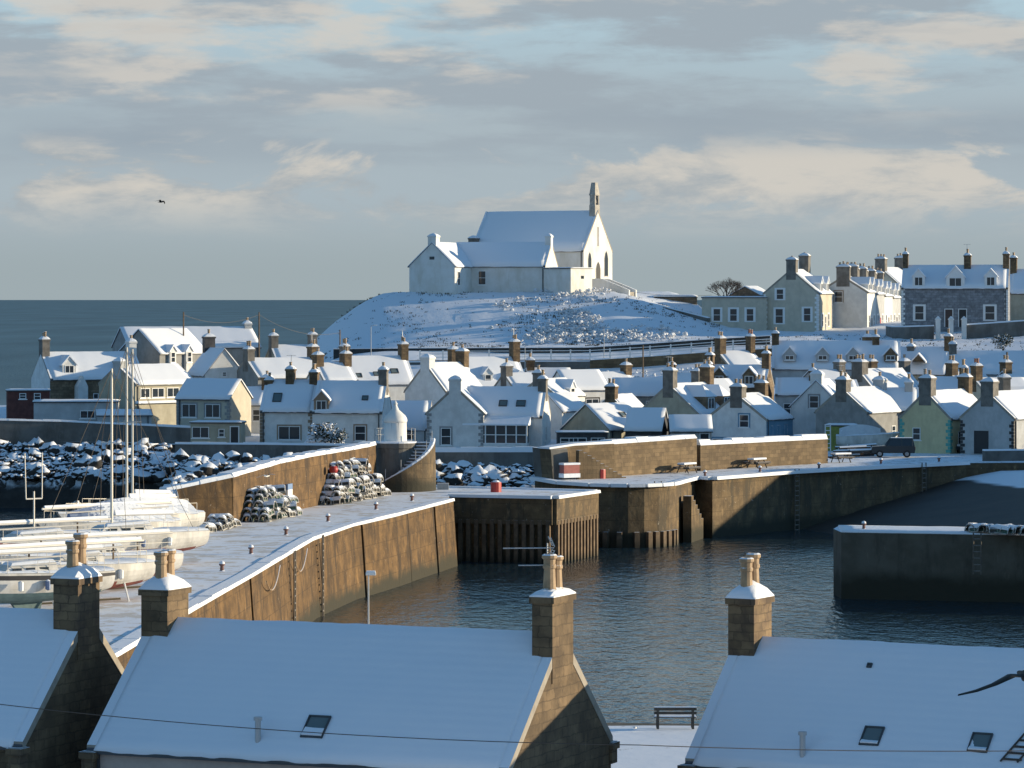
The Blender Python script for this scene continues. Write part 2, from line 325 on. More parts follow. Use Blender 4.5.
# ------------------------------------------------------------------ houses
def dupless(): pass
class House:
    def __init__(s, name, label, px_, D, zb, rot, L, W, ye, yr, wall='white', anchor='c', cat='house', group='houses of the snowy fishing village',
                 chim=(), dorm=(), sky=(), win=(), gwin=(), doors=(), skew=True, quoin=None, snow='roofsnow', thick=.13, flat=False, deep=2.5, ov=.16, fine=8):
        th=R(rot); X=wx(px_,D)
        if anchor=='g': X+=L/2*math.cos(th); Y=D+L/2*math.sin(th)
        else: Y=D
        s.he=he=wz(ye,D)-zb; s.hr=hr=wz(yr,D)-zb if not flat else he+.02; s.L=L; s.W=W; s.m=(hr-he)/(W/2); s.snow=M[snow]
        s.root=root=empty(name,(X,Y,zb),th,label,cat,group)
        wm_=M[wall]
        b=MB()
        if flat:
            b.box(-L/2,L/2,-W/2,W/2,-deep,he)
        else:
            b.ext([(-L/2,-W/2,-deep),(-L/2,W/2,-deep),(-L/2,W/2,he),(-L/2,0,hr),(-L/2,-W/2,he)],(L,0,0))
        b.build('wall',wm_,root)
        hx=L/2+(.0 if skew else .12)
        if flat:
            r=MB().box(-hx-.1,hx+.1,-W/2-.15,W/2+.15,he+.003,he+.12).build('roof',M['gutter'],root)
            s.slab_flat(r,hx+.1,W/2+.15,he+.12,thick)
        else:
            r=MB()
            for sg in (-1,1):
                ye_=sg*(W/2+ov); z_e=he-s.m*ov
                r.ext([(-hx,0,hr+.004),(-hx,ye_,z_e+.004),(-hx,ye_,z_e+.07),(-hx,0,hr+.07)],(2*hx,0,0))
            r=r.build('roof',M['slate'],root)
            s.snow_slopes(r,hx-(.28 if skew else 0),ov,thick,fine)
            gt=MB()
            for sg in (-1,1):
                gt.box(-hx,hx,sg*(W/2+ov+.012)-.05*(sg<0),sg*(W/2+ov+.012)+.05*(sg>0),he-s.m*ov-.05,he-s.m*ov+.05)
            gt.build('gutter',M['gutter'],root)
            if L>5.2 and rot<70:
                xx=random.choice((-1,1))*(L/2-.35); MB().box(xx-.05,xx+.05,-W/2-.12,-W/2-.02,-deep,he-.02).build('downpipe',M['gutter'],root)
            if skew:
                for sd in (-1,1):
                    k=MB(); xo=sd*(L/2+.02); xi=sd*(L/2-.28)
                    for sg in (-1,1):
                        ye_=sg*(W/2+.1); z_e=he-s.m*.1
                        k.ext([(xo,0,hr-.15),(xo,ye_,z_e-.15),(xo,ye_,z_e+.15),(xo,0,hr+.17)],(xi-xo,0,0))
                    k.build('skew',M['skew'],root)
        for c in chim: s.chimney(*c)
        for d in dorm: s.dormer(*d)
        for q in sky: s.skylight(*q)
        for q in win: s.window(Vector((q[0],-W/2,0)),Vector((1,0,0)),Vector((0,-1,0)),q[1],q[2],q[3],*(q[4:]))
        for q in gwin:
            n=Vector((q[0],0,0)); ax=Vector((0,-q[0],0)) if q[0]<0 else Vector((0,1,0))
            s.window(Vector((q[0]*L/2,q[1],0)),Vector((0,1,0)) if q[0]>0 else Vector((0,-1,0)),n,q[2],q[3],q[4],*(q[5:]))
        for q in doors: s.door(*q)
        if quoin:
            nh=int(he/.32)
            for cx in (-1,1):
                for cy in (-1,1):
                    if cx>0 and cy>0: continue
                    k=MB()
                    for i in range(nh):
                        a,bq=(.5,.28) if i%2 else (.28,.5)
                        x1=cx*(L/2+.025); y1=cy*(W/2+.025); x0=x1-cx*a; y0=y1-cy*bq
                        k.box(min(x0,x1),max(x0,x1),min(y0,y1),max(y0,y1),i*.32,i*.32+.29)
                    k.build('quoin_trim',M[quoin],root)
    def slab_flat(s,parent,hx,hy,z,t):
        b=MB(); nx,ny=10,6; vs=[]; 
        for j in range(ny+1):
            for i in range(nx+1):
                e=(i in(0,nx)) or (j in(0,ny))
                vs.append((-hx+2*hx*i/nx+ (random.uniform(-.03,.03) if e else 0),-hy+2*hy*j/ny,z+(t*.45 if e else t+random.uniform(-.02,.02))))
        b.grid(vs,nx,ny,z-.0); b.build('snow',s.snow,parent,True)
    def snow_slopes(s,parent,hx,ov,t,fine):
        b=MB(); nx=max(6,int(s.L*fine/4)); ny=max(4,int(fine*.7)); nx,ny=(nx*2,ny*2) if fine>12 else (nx,ny); c=math.sqrt(1+s.m*s.m); nrm=(s.m/c,1/c)
        sd=random.uniform(0,99)
        for sg in (-1,1):
            top=[];bot=[]
            for j in range(ny+1):
                d=(s.W/2+ov)*j/ny
                for i in range(nx+1):
                    x=-hx+2*hx*i/nx; dd=d; tt=t*(1+.35*mnoise.noise(Vector((x*.7,d*.7*sg,sd)))+(.25*mnoise.noise(Vector((x*1.9,d*1.9*sg,sd+5))) if fine>12 else 0))
                    if j==ny: dd=d+.05+.05*mnoise.noise(Vector((x*1.7,sg*9,sd))); tt*=.8
                    if i in(0,nx): tt*=.75
                    z0=s.hr-s.m*dd+.072
                    top.append((x,sg*(dd+nrm[0]*tt*(0 if j==0 else 1)),z0+nrm[1]*tt)); bot.append((x,sg*dd,z0))
            W_=nx+1; n=len(top); vs=top+bot; fs=[]
            for j in range(ny):
                for i in range(nx):
                    q=(j*W_+i,j*W_+i+1,(j+1)*W_+i+1,(j+1)*W_+i); fs.append(q if sg>0 else q[::-1])
            for i in range(nx):
                a=ny*W_+i; q=(a,a+1,a+1+n,a+n); fs.append(q if sg>0 else q[::-1])
            for j in range(ny):
                for a,bq in ((j*W_,(j+1)*W_),((j+1)*W_+nx,j*W_+nx)):
                    q=(a,bq,bq+n,a+n); fs.append(q if sg>0 else q[::-1])
            b.add(vs,fs)
        b.build('snow',s.snow,parent,True)
    def chimney(s,t,npots=2,h=1.0,mt='chim',w=.82,d=1.2,pot='pot',ph=.75,y=0.0,z=None,cap=1.0):
        x=t*(s.L/2-w/2+.03) if abs(t)==1 else t*s.L/2
        zt=(s.hr if z is None else z)+h; zb=zt-h-1.3
        b=MB(); b.box(x-w/2,x+w/2,y-d/2,y+d/2,zb,zt-.18)
        b.box(x-w/2-.07,x+w/2+.07,y-d/2-.07,y+d/2+.07,zt-.18,zt)
        ch=b.build('chimney',M[mt],s.root)
        k=MB(); a,c_=w/2+.06,d/2+.06; hh=.34*cap; n=7; vs=[]
        for jj in range(n+1):
            for ii in range(n+1):
                u,v=-1+2*ii/n,-1+2*jj/n; m_=max(abs(u),abs(v)); r_=math.hypot(u,v)/1.42
                vs.append((x+u*a,y+v*c_,zt+.03+hh*(1-(.5*m_+.5*r_))**.9*.95+.07*min(1,(1-m_)*3)+random.uniform(-.012,.012)+(.015 if m_<1 else 0)))
        k.grid(vs,n,n,zt+.003)
        k.build('snow_cap',M['snow'],ch,cap>1.2)
        for i in range(npots):
            yy=y+(i-(npots-1)/2)*min(.5,(d-.2)/max(1,npots)); v=random.uniform(.85,1.15)*ph
            q=1.0 if ph<1 else 1.32; p=MB().lathe([(.17*q,0),(.17*q,.12),(.145*q,.16),(.125*q,v*.62),(.15*q,v*.66),(.15*q,v*.72),(.13*q,v*.75),(.135*q,v*.86),(.17*q,v*.9),(.17*q,v*.97),(.13*q,v),(.10*q,v),(.09*q,v*.9)],(x,yy,zt+.06),12)
            p.build('chimney_pot',M[pot],ch)
        return ch
    def window(s,P,ax,n,z0,w,h,sur=None,style='sash',parent=None,fr='frame'):
        parent=parent or s.root; b=MB(); u=w/2
        if sur:
            b.m=1; g_=.24 if sur=='frame' else .15
            b.fbox(P,ax,n,-u-g_,-u,z0-.1,z0+h+.16,-.02,.035); b.fbox(P,ax,n,u,u+g_,z0-.1,z0+h+.16,-.02,.035)
            b.fbox(P,ax,n,-u,u,z0+h,z0+h+.16,-.02,.035); b.m=0
        f=.07
        b.fbox(P,ax,n,-u,-u+f,z0,z0+h,-.02,.045); b.fbox(P,ax,n,u-f,u,z0,z0+h,-.02,.045)
        b.fbox(P,ax,n,-u+f,u-f,z0,z0+f,-.02,.045); b.fbox(P,ax,n,-u+f,u-f,z0+h-f,z0+h,-.02,.045)
        if style=='sash': b.fbox(P,ax,n,-u+f,u-f,z0+h*.5-.03,z0+h*.5+.03,-.02,.042)
        if style in('pair','grid'): b.fbox(P,ax,n,-.03,.03,z0+f,z0+h-f,-.02,.042)
        if style=='grid':
            k=max(2,int(w/.8))
            for i in range(1,k): 
                uu=-u+w*i/k; b.fbox(P,ax,n,uu-.035,uu+.035,z0+f,z0+h-f,-.02,.043)
            b.fbox(P,ax,n,-u+f,u-f,z0+h*.55,z0+h*.55+.05,-.02,.041)
        b.fbox(P,ax,n,-u-.12,u+.12,z0-.1,z0,-.02,.09)
        o=b.build('window',[M[fr],M[sur or 'frame']],parent)
        MB().fbox(P,ax,n,-u+f*.5,u-f*.5,z0+f*.5,z0+h-f*.5,-.03,.015).build('pane',M['glass'],o)
        return o
    def door(s,side,t,w=.9,h=2.0,mt='door',sur=None):
        P,ax,n={'f':(Vector((t,-s.W/2,0)),Vector((1,0,0)),Vector((0,-1,0))),'l':(Vector((-s.L/2,t,0)),Vector((0,-1,0)),Vector((-1,0,0))),'r':(Vector((s.L/2,t,0)),Vector((0,1,0)),Vector((1,0,0)))}[side]
        b=MB(); b.m=0; b.fbox(P,ax,n,-w/2,w/2,0,h,-.02,.03); b.m=1
        g_=.1; b.fbox(P,ax,n,-w/2-g_,-w/2,0,h+g_,-.02,.05); b.fbox(P,ax,n,w/2,w/2+g_,0,h+g_,-.02,.05); b.fbox(P,ax,n,-w/2,w/2,h,h+g_,-.02,.05)
        b.build('door',[M[mt],M[sur or 'frame']],s.root)
    def dormer(s,x,w=1.2,typ='g',hh=1.1,inset=.35,wall=None,mt='white',sill=None,back=False,win=True,fr='frame'):
        yf=-(s.W/2-inset); zr=s.hr-s.m*abs(yf); z0=zr-.3 if sill is None else sill; zt=zr+hh
        pk=w*.55 if typ in 'gh' else .0
        zt=min(zt,s.hr-.15-pk); pz=zt+pk
        yb=lambda z:-(s.hr-z)/s.m
        b=MB()
        if typ=='f':
            b.ext([(x-w/2,yf,z0),(x-w/2,yf,zt),(x-w/2,yb(zt+.05)+.05,zt),(x-w/2,min(yb(z0)+.05,yf+.1) if z0<zr else yf+.2,z0)],(w,0,0))
        elif typ=='h':
            b.ext([(x-w/2,yf,z0),(x+w/2,yf,z0),(x+w/2,yf,zt),(x-w/2,yf,zt)],(0,yb(zt)-yf+.2,0))
        else:
            b.ext([(x-w/2,yf,z0),(x+w/2,yf,z0),(x+w/2,yf,zt),(x,yf,pz),(x-w/2,yf,zt)],(0,yb(zt)-yf+.3,0))
        d=b.build('dormer',M[mt],s.root)
        r=MB(); e=.14
        if typ=='f':
            y1=yb(zt+.25)+.05
            r.ext([(x-w/2-e,yf-e,zt-.02),(x-w/2-e,y1,zt+.17),(x-w/2-e,y1,zt+.34),(x-w/2-e,yf-e,zt+.16)],(w+2*e,0,0))
        elif typ=='h':
            ya=yf+w*.5; y1=yb(pz)
            A=(x-w/2-e,yf-e,zt);B=(x+w/2+e,yf-e,zt);Cc=(x+w/2+e,yb(zt)+.3,zt);Dd=(x-w/2-e,yb(zt)+.3,zt);P=(x,ya,pz+.12);Q=(x,y1+.3,pz+.12)
            r.add([A,B,Cc,Dd,P,Q],[(0,1,4),(1,2,5,4),(3,0,4,5),(0,3,2,1),(2,3,5)])
        else:
            y1=yb(pz)+.25
            for sg in (-1,1):
                q=[(x,yf-e,pz+.02),(x+sg*(w/2+e),yf-e,zt-e*1.1+.02),(x+sg*(w/2+e),yf-e,zt-e*1.1+.17),(x,yf-e,pz+.19)]
                r.ext(q,(0,y1-yf+e,0))
        r.build('roof',s.snow,d)
        if win and zt-max(z0+.15,zt-1.25)-.08>.3:
            P=Vector((x,yf,0))
            s.window(P,Vector((1,0,0)),Vector((0,-1,0)),max(z0+.15,zt-1.25),w*.68,min(1.15,zt-max(z0+.15,zt-1.25)-.08),None,'sash' if w<1.3 else 'pair',d,fr)
        return d
    def skylight(s,x,t,w=.7,l=.9,side=-1,snowed=.0):
        d=(s.W/2)*t; c=math.sqrt(1+s.m*s.m); T=Vector((0,side/c,-s.m/c)); n=Vector((0,side*s.m/c,1/c)); P=Vector((x,side*d,s.hr-s.m*d+.07))
        kk=1.0 if s.snow is M['fgsnow'] else 1.75
        def q(u,v,k): return P+Vector((u,0,0))+T*v+n*(k*kk if k>0 else k)
        b=MB(); f=.045
        for u0,u1,v0,v1 in ((-w/2-f,-w/2,-l/2-f,l/2+f),(w/2,w/2+f,-l/2-f,l/2+f),(-w/2,w/2,-l/2-f,-l/2),(-w/2,w/2,l/2,l/2+f)):
            p=[q(u0,v0,-.03),q(u1,v0,-.03),q(u1,v1,-.03),q(u0,v1,-.03),q(u0,v0,.15),q(u1,v0,.15),q(u1,v1,.13),q(u0,v1,.13)]
            b.hexa(p)
        o=b.build('skylight',M['gutter'],s.root)
        p=[q(-w/2,-l/2,-.03),q(w/2,-l/2,-.03),q(w/2,l/2,-.03),q(-w/2,l/2,-.03),q(-w/2,-l/2,.11),q(w/2,-l/2,.11),q(w/2,l/2,.11),q(-w/2,l/2,.11)]
        MB().hexa(p).build('pane',M['roofglass'],o)
        if snowed:
            v0=l/2-l*snowed
            p=[q(-w/2,v0,.112),q(w/2,v0,.112),q(w/2,l/2,.112),q(-w/2,l/2,.112),q(-w/2+.02,v0+.03,.17),q(w/2-.02,v0+.08,.17),q(w/2,l/2,.2),q(-w/2,l/2,.2)]
            MB().hexa(p).build('snow',s.snow,o)
    def at(s,x,y,z):
        th=s.root.rotation_euler.z; ca,sa=math.cos(th),math.sin(th); l=s.root.location
        return Vector((l[0]+x*ca-y*sa,l[1]+x*sa+y*ca,l[2]+z))
def mbgrid(self,vs,nx,ny,zb):
    W_=nx+1; n=len(vs); rim=[(i,0) for i in range(nx)]+[(nx,j) for j in range(ny)]+[(nx-i,ny) for i in range(nx)]+[(0,ny-j) for j in range(ny)]
    idx=[j*W_+i for i,j in rim]; low=[(vs[k][0],vs[k][1],zb) for k in idx]
    fs=[(j*W_+i,j*W_+i+1,(j+1)*W_+i+1,(j+1)*W_+i) for j in range(ny) for i in range(nx)]
    k=len(idx)
    fs+=[(n+i,n+(i+1)%k,idx[(i+1)%k],idx[i]) for i in range(k)]
    self.add(list(vs)+low,fs)
MB.grid=mbgrid
# ------------------------------------------------------------------ sea
def water_mat():
    m=bpy.data.materials.new('sea_water'); m.use_nodes=True; t=m.node_tree; N=t.nodes; L=t.links; b=N['Principled BSDF']
    b.inputs['Base Color'].default_value=(.010,.024,.034,1); b.inputs['Roughness'].default_value=.12; b.inputs['IOR'].default_value=1.33
    tcn=N.new('ShaderNodeTexCoord'); hs=[]
    for sc_,k,rot,d in (((.95,.5,1),1.0,.5,3),((2.7,1.4,1),.45,-.3,3),((.14,.06,1),.8,.2,2)):
        mp=N.new('ShaderNodeMapping'); mp.inputs['Scale'].default_value=sc_; mp.inputs['Rotation'].default_value=(0,0,rot); L.new(tcn.outputs['Object'],mp.inputs[0])
        n=N.new('ShaderNodeTexNoise'); n.inputs['Scale'].default_value=1; n.inputs['Detail'].default_value=d; L.new(mp.outputs[0],n.inputs['Vector'])
        mu=N.new('ShaderNodeMath'); mu.operation='MULTIPLY'; L.new(n.outputs[0],mu.inputs[0]); mu.inputs[1].default_value=k; hs.append(mu.outputs[0])
    a=N.new('ShaderNodeMath'); a.operation='ADD'; L.new(hs[0],a.inputs[0]); L.new(hs[1],a.inputs[1])
    a2=N.new('ShaderNodeMath'); a2.operation='ADD'; L.new(a.outputs[0],a2.inputs[0]); L.new(hs[2],a2.inputs[1])
    bu=N.new('ShaderNodeBump'); bu.inputs['Strength'].default_value=1.0; bu.inputs['Distance'].default_value=.28
    npz=N.new('ShaderNodeTexNoise'); npz.inputs['Scale'].default_value=1; npz.inputs['Detail'].default_value=3; mpz=N.new('ShaderNodeMapping'); mpz.inputs['Scale'].default_value=(.06,.02,1); L.new(tcn.outputs['Object'],mpz.inputs[0]); L.new(mpz.outputs[0],npz.inputs['Vector'])
    rz_=N.new('ShaderNodeMapRange'); L.new(npz.outputs[0],rz_.inputs[0]); rz_.inputs[1].default_value=.35; rz_.inputs[2].default_value=.62; rz_.inputs[3].default_value=.35; rz_.inputs[4].default_value=1.0; L.new(rz_.outputs[0],bu.inputs['Strength'])
    L.new(a2.outputs[0],bu.inputs['Height']); L.new(bu.outputs[0],b.inputs['Normal'])
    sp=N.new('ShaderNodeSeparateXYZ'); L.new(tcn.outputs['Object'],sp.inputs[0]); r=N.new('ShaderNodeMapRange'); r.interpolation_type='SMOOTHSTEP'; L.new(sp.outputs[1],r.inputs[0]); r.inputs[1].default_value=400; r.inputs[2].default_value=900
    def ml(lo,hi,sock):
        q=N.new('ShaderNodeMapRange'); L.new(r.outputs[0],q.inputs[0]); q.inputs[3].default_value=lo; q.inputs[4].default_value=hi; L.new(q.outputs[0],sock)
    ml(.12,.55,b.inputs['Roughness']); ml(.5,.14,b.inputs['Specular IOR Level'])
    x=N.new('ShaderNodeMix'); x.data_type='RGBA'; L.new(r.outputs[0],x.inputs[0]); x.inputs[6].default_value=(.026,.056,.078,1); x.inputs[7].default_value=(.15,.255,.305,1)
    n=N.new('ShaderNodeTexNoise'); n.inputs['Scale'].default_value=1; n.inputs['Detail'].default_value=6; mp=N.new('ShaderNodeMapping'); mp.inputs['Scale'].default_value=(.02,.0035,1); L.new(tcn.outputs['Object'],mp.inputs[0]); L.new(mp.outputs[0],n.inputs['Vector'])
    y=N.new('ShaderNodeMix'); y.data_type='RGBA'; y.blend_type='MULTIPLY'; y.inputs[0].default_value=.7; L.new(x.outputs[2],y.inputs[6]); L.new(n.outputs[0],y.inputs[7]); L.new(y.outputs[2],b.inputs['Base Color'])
    return m
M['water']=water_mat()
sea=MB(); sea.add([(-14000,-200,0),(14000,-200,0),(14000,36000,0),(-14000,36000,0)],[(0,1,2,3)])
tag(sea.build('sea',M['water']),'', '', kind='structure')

# ------------------------------------------------------------------ town ground and chapel hill
ctl=[]
def cp(px_,D,z): ctl.append((wx(px_,D),D,z))
for a in ((-300,350,5.5),(-100,350,5.6),(0,353,5.8),(100,353,5.8),(200,353,5.4),(300,350,5.2),(400,350,4.9),(500,350,4.9),(600,350,4.9),(700,350,5.05),(800,348,5.05),(900,340,5.05),(1000,340,5.05),(1200,340,5.2),
          (300,362,5.6),(500,362,5.6),(700,362,5.5),(820,362,5.1),(950,350,5.06),(1010,350,5.06),
          (-300,385,7),(-100,385,7),(0,385,7.6),(100,385,8.0),(200,385,7.4),(300,385,7),(500,385,6.6),(700,385,6.6),(850,385,6.2),(1000,385,6.4),(1200,385,9),
          (-300,415,4),(0,415,7.5),(200,415,9),(350,415,8.5),(500,415,8.6),(640,415,9),(750,415,10),(850,415,10),(1000,415,10.5),(1200,415,13),
          (-300,440,-2),(0,440,1),(200,440,4.5),(270,440,7),(350,438,9.6),(500,438,10.3),(600,438,10.6),(720,438,11.6),(850,438,12),(1000,438,12.6),(1200,440,15),
          (500,442.4,10.7),(560,442.4,10.7),(600,442.4,10.75),(650,442.6,11.1),(712,443.2,11.6),(760,444,12.2),(340,446,12.2),(420,446,12.3),(500,446,12.35),(600,446,12.35),(712,447,13.2),(790,448,13.7),
          (340,455,13.0),(500,455,13.4),(600,455,13.6),(700,456,14.3),(850,456,14),(1000,456,14.2),(300,455,10.5),(315,470,10.5),(300,485,7),(260,455,4),(200,460,0),
          (720,480,15.7),(850,480,15.7),(1000,480,16.3),(1200,480,18),(200,480,-2),(280,480,-1),(0,470,-2),(-200,470,-3),
          (720,520,15.6),(850,520,16),(1000,520,17),(1200,520,18),(200,520,-3),(0,520,-3),(450,540,8),(600,560,8),(800,580,9),(1000,580,12),(1300,580,14),
          (1120,300,7),(1150,330,9.5),(1300,320,15),(1350,400,19),(1350,480,20)): cp(*a)
P_=np.array(ctl); dx=P_[:,None,:2]-P_[None,:,:2]; K=np.sqrt((dx**2).sum(-1)); n_=len(P_)
A_=np.zeros((n_+3,n_+3)); A_[:n_,:n_]=K-np.eye(n_)*.4; A_[:n_,n_]=1; A_[n_,:n_]=1; A_[:n_,n_+1:]=P_[:,:2]/100; A_[n_+1:,:n_]=(P_[:,:2]/100).T
W_rbf=np.linalg.solve(A_,np.concatenate([P_[:,2],[0,0,0]]))
def hillmask(x,y):
    # plateau about 35 m wide with its brow at y=486; signed distances outwards
    dl=np.maximum(-17.0-x,0)/20.0; dr=np.maximum(x-14.0,0)/19.0; df=np.maximum(487-y,0)/25.0; db=np.maximum(y-520,0)/40.0
    q=np.sqrt(np.maximum(dl,dr)**2+np.maximum(df,db)**2)
    q=np.clip(q,0,1); s=1-q; return s*s*(3-2*s)*.45+s*.55
def T(x,y):
    x=np.asarray(x,float); y=np.asarray(y,float); sh=np.broadcast(x,y).shape
    xx=np.broadcast_to(x,sh).ravel(); yy=np.broadcast_to(y,sh).ravel()
    d=np.sqrt((xx[:,None]-P_[None,:,0])**2+(yy[:,None]-P_[None,:,1])**2)
    z=d@W_rbf[:n_]+W_rbf[n_]+xx/100*W_rbf[n_+1]+yy/100*W_rbf[n_+2]
    h=hillmask(xx,yy); z=z*(1-h)+20.75*h
    h2=np.clip(np.minimum((yy-500)/18,np.minimum((x_r-xx)/9,(xx+12)/10)),0,1); h2=h2*h2*(3-2*h2); z=np.where(z<20.9,z*(1-h2)+20.9*h2,z)
    return z.reshape(sh)
x_r=31.0
def tz(x,y): return float(T(np.array([x]),np.array([y]))[0])
xs=np.arange(-95,125,1.25); ys=np.concatenate([np.arange(354,470,1.25),np.arange(470,600,2)])
gx,gy=np.meshgrid(xs,ys); gz=T(gx,gy)
# the shore edge: left of the quay the ground starts behind the sea wall
vs=[]
for j in range(len(ys)):
    for i in range(len(xs)):
        x,y,z=gx[j,i],gy[j,i],gz[j,i]
        z+=.10*mnoise.noise(Vector((x*.35,y*.35,0)))+ (.22*mnoise.noise(Vector((x*.8,y*.8,4)))*(1 if y>452 else 0))
        vs.append((x,y,z))
nx_,ny_=len(xs),len(ys)
fs=[(j*nx_+i,j*nx_+i+1,(j+1)*nx_+i+1,(j+1)*nx_+i) for j in range(ny_-1) for i in range(nx_-1)]
ter=MB(); ter.add(vs,fs); tag(ter.build('terrain',M['ground'],None,True),'','',kind='structure')

# unseen ground added east of the harbour, profile shaped to shade the inner quay
b=MB(); vs=[]; bx=np.arange(52,134,2.0); by=np.arange(286,350,2.0)
for y in by:
    for x in bx:
        hz_=float(np.interp(y,[286,302,308,314,317,321,324,328,334,343,351],[-2,6,10.3,12.7,13.9,13.9,12.9,12.2,11.9,11.2,8])); vs.append((x,y,-2+(hz_+2)*min(1,max(0,(x-58)/14))+.2*mnoise.noise(Vector((x*.2,y*.2,0)))))
b.add(vs,[(j*len(bx)+i,j*len(bx)+i+1,(j+1)*len(bx)+i+1,(j+1)*len(bx)+i) for j in range(len(by)-1) for i in range(len(bx)-1)])
tag(b.build('hill',M['ground'],None,True),'','',kind='structure')

# ------------------------------------------------------------------ main pier
edge=[(-18.6,128),(-17.05,153.4),(-15.8,175.9),(-14.6,195),(-12.9,225),(-11.0,238.9),(-8.5,250),(-4.75,269)]
head=[(-4.75,274.0),(3.1,271.4),(6.45,279.8),(-6.1,285.7)]
back=[(-6.6,288),(-9.0,292),(-13.6,284),(-12.3,277),(-15.9,260),(-17.6,252.2),(-20.0,240.5),(-23,238),(-30,226),(-36,205),(-41,150),(-41,128)]
pier=empty('harbour_pier',(0,0,0),0,'long curved harbour pier with brown streaked wall running out to the harbour mouth','pier')
MB().prism(edge+head+back,-4,4.95).build('core',M['conc'],pier)
dk=MB(); dk.add([(p[0],p[1],5.0) for p in edge+head+back],[tuple(range(len(edge+head+back)))]); dk.build('deck',M['thin'],pier)
def at_px(px_):
    for a,b in zip(edge,edge[1:]):
        pa=512+a[0]*F/a[1]; pb=512+b[0]*F/b[1]
        if pa<=px_<=pb:
            lo,hi=0.,1.
            for _ in range(40):
                t=(lo+hi)/2; x=a[0]+(b[0]-a[0])*t; y=a[1]+(b[1]-a[1])*t
                if 512+x*F/y<px_: lo=t
                else: hi=t
            return (x,y)
joints=[130,165,205,243,282,313,356,402,429]
jp=[edge[0]]+[at_px(j) for j in joints]+[edge[-1]]
def sub(a,b):
    out=[a]
    for e in edge:
        if a[1]+.8<e[1]<b[1]-.8: out.append(e)
    return out+[b]
for a,b in zip(jp,jp[1:]):
    poly=sub(a,b); w=MB(); off=random.uniform(-.06,.06)
    for k,(p,q) in enumerate(zip(poly,poly[1:])):
        p=Vector((*p,0)); q=Vector((*q,0)); d=(q-p).normalized(); n=Vector((d.y,-d.x,0))
        p2=p+d*(.17 if k==0 else 0); q2=q-d*(.17 if k==len(poly)-2 else 0)
        o1,o2=.42+off,.95+off
        ps=[p2+n*o2+Vector((0,0,-3)),q2+n*o2+Vector((0,0,-3)),q2+Vector((0,0,-3)),p2+Vector((0,0,-3)),p2+n*o1+Vector((0,0,4.8)),q2+n*o1+Vector((0,0,4.8)),q2+Vector((0,0,4.8)),p2+Vector((0,0,4.8))]
        w.hexa(ps)
    w.build('wall_panel',M['conc'],pier)
def coping(pts,wd,z0,z1,parent,m='snow',name='coping',side=1,jit=.02):
    b=MB()
    for p,q in zip(pts,pts[1:]):
        p=Vector((*p,0)); q=Vector((*q,0)); d=(q-p); l=d.length; d.normalize(); n=Vector((d.y,-d.x,0))*side; k=max(1,int(l/4))
        for i in range(k):
            a=p+d*(l*i/k+.0); c=p+d*(l*(i+1)/k-.03); j=random.uniform(-jit,jit)
            b.hexa([a+n*.5+Vector((0,0,z0)),c+n*.5+Vector((0,0,z0)),c-n*(wd-.5)+Vector((0,0,z0)),a-n*(wd-.5)+Vector((0,0,z0)),a+n*.46+Vector((0,0,z1+j)),c+n*.46+Vector((0,0,z1+j)),c-n*(wd-.55)+Vector((0,0,z1+j)),a-n*(wd-.55)+Vector((0,0,z1+j))])
    return b.build(name,M[m],parent)
coping(edge,.85,4.85,5.055,pier,jit=.03)
hp=MB()
h0,h1,h2,h3=[Vector((*p,0)) for p in head]
for p,q in ((h0,h1),(h1,h2)):
    d=(q-p); l=d.length; d.normalize(); n=Vector((d.y,-d.x,0))
    hp.hexa([p-d*.0+n*.3+Vector((0,0,2.9)),q+n*.3+Vector((0,0,2.9)),q+Vector((0,0,2.9)),p+Vector((0,0,2.9)),p+n*.3+Vector((0,0,4.86)),q+n*.3+Vector((0,0,4.86)),q+Vector((0,0,4.86)),p+Vector((0,0,4.86))])
    hp.m=0
hp.build('head_wall',M['conc2'],pier)
for p,q,k in ((h0,h1,13),(h1,h2,13)):
    d=(q-p); l=d.length; d.normalize(); n=Vector((d.y,-d.x,0))
    for i in range(k):
        c=p+d*(l*(i+.5)/k)+n*.17
        if q is h2 and i==k-1: c=c+d*.0
        MB().obox((c.x,c.y,.6),(.30,.34,5.2),math.atan2(d.y,d.x)).build('timber_pile',M['timber'],pier)
coping([head[0],head[1],head[2],head[3]],.7,4.87,5.1,pier,'snow','head_coping',1,.01)
# steel ladders on the pier wall
def ladder(name,p,n,z0,z1,label,parentless=True,wd=.5):
    p=Vector((p[0],p[1],0)); n=Vector((*n,0)).normalized(); a=Vector((-n.y,n.x,0)); b=MB()
    for s_ in (-1,1): b.tube(p+a*s_*wd/2+n*.2+Vector((0,0,z0)),p+a*s_*wd/2+n*.2+Vector((0,0,z1)),.05)
    k=int((z1-z0)/.42)
    for i in range(k):
        zz=z0+.2+i*.42; b.obox((p.x+n.x*.2,p.y+n.y*.2,zz),(.09,wd,.07),math.atan2(n.y,n.x))
    o=b.build(name,mat('ladder_steel',(.10,.085,.07),(.16,.13,.10),5,.7,snow=.6)); return tag(o,label,'ladder')
for px_,lb in ((281,'rung ladder on the curved pier wall, the one nearer the rooftops'),(310,'rung ladder on the curved pier wall, further along from the rooftops')):
    x,y=at_px(px_); ladder('wall_ladder',(x+.62,y-.05),(.995,-.09),-.3,5.1,lb)

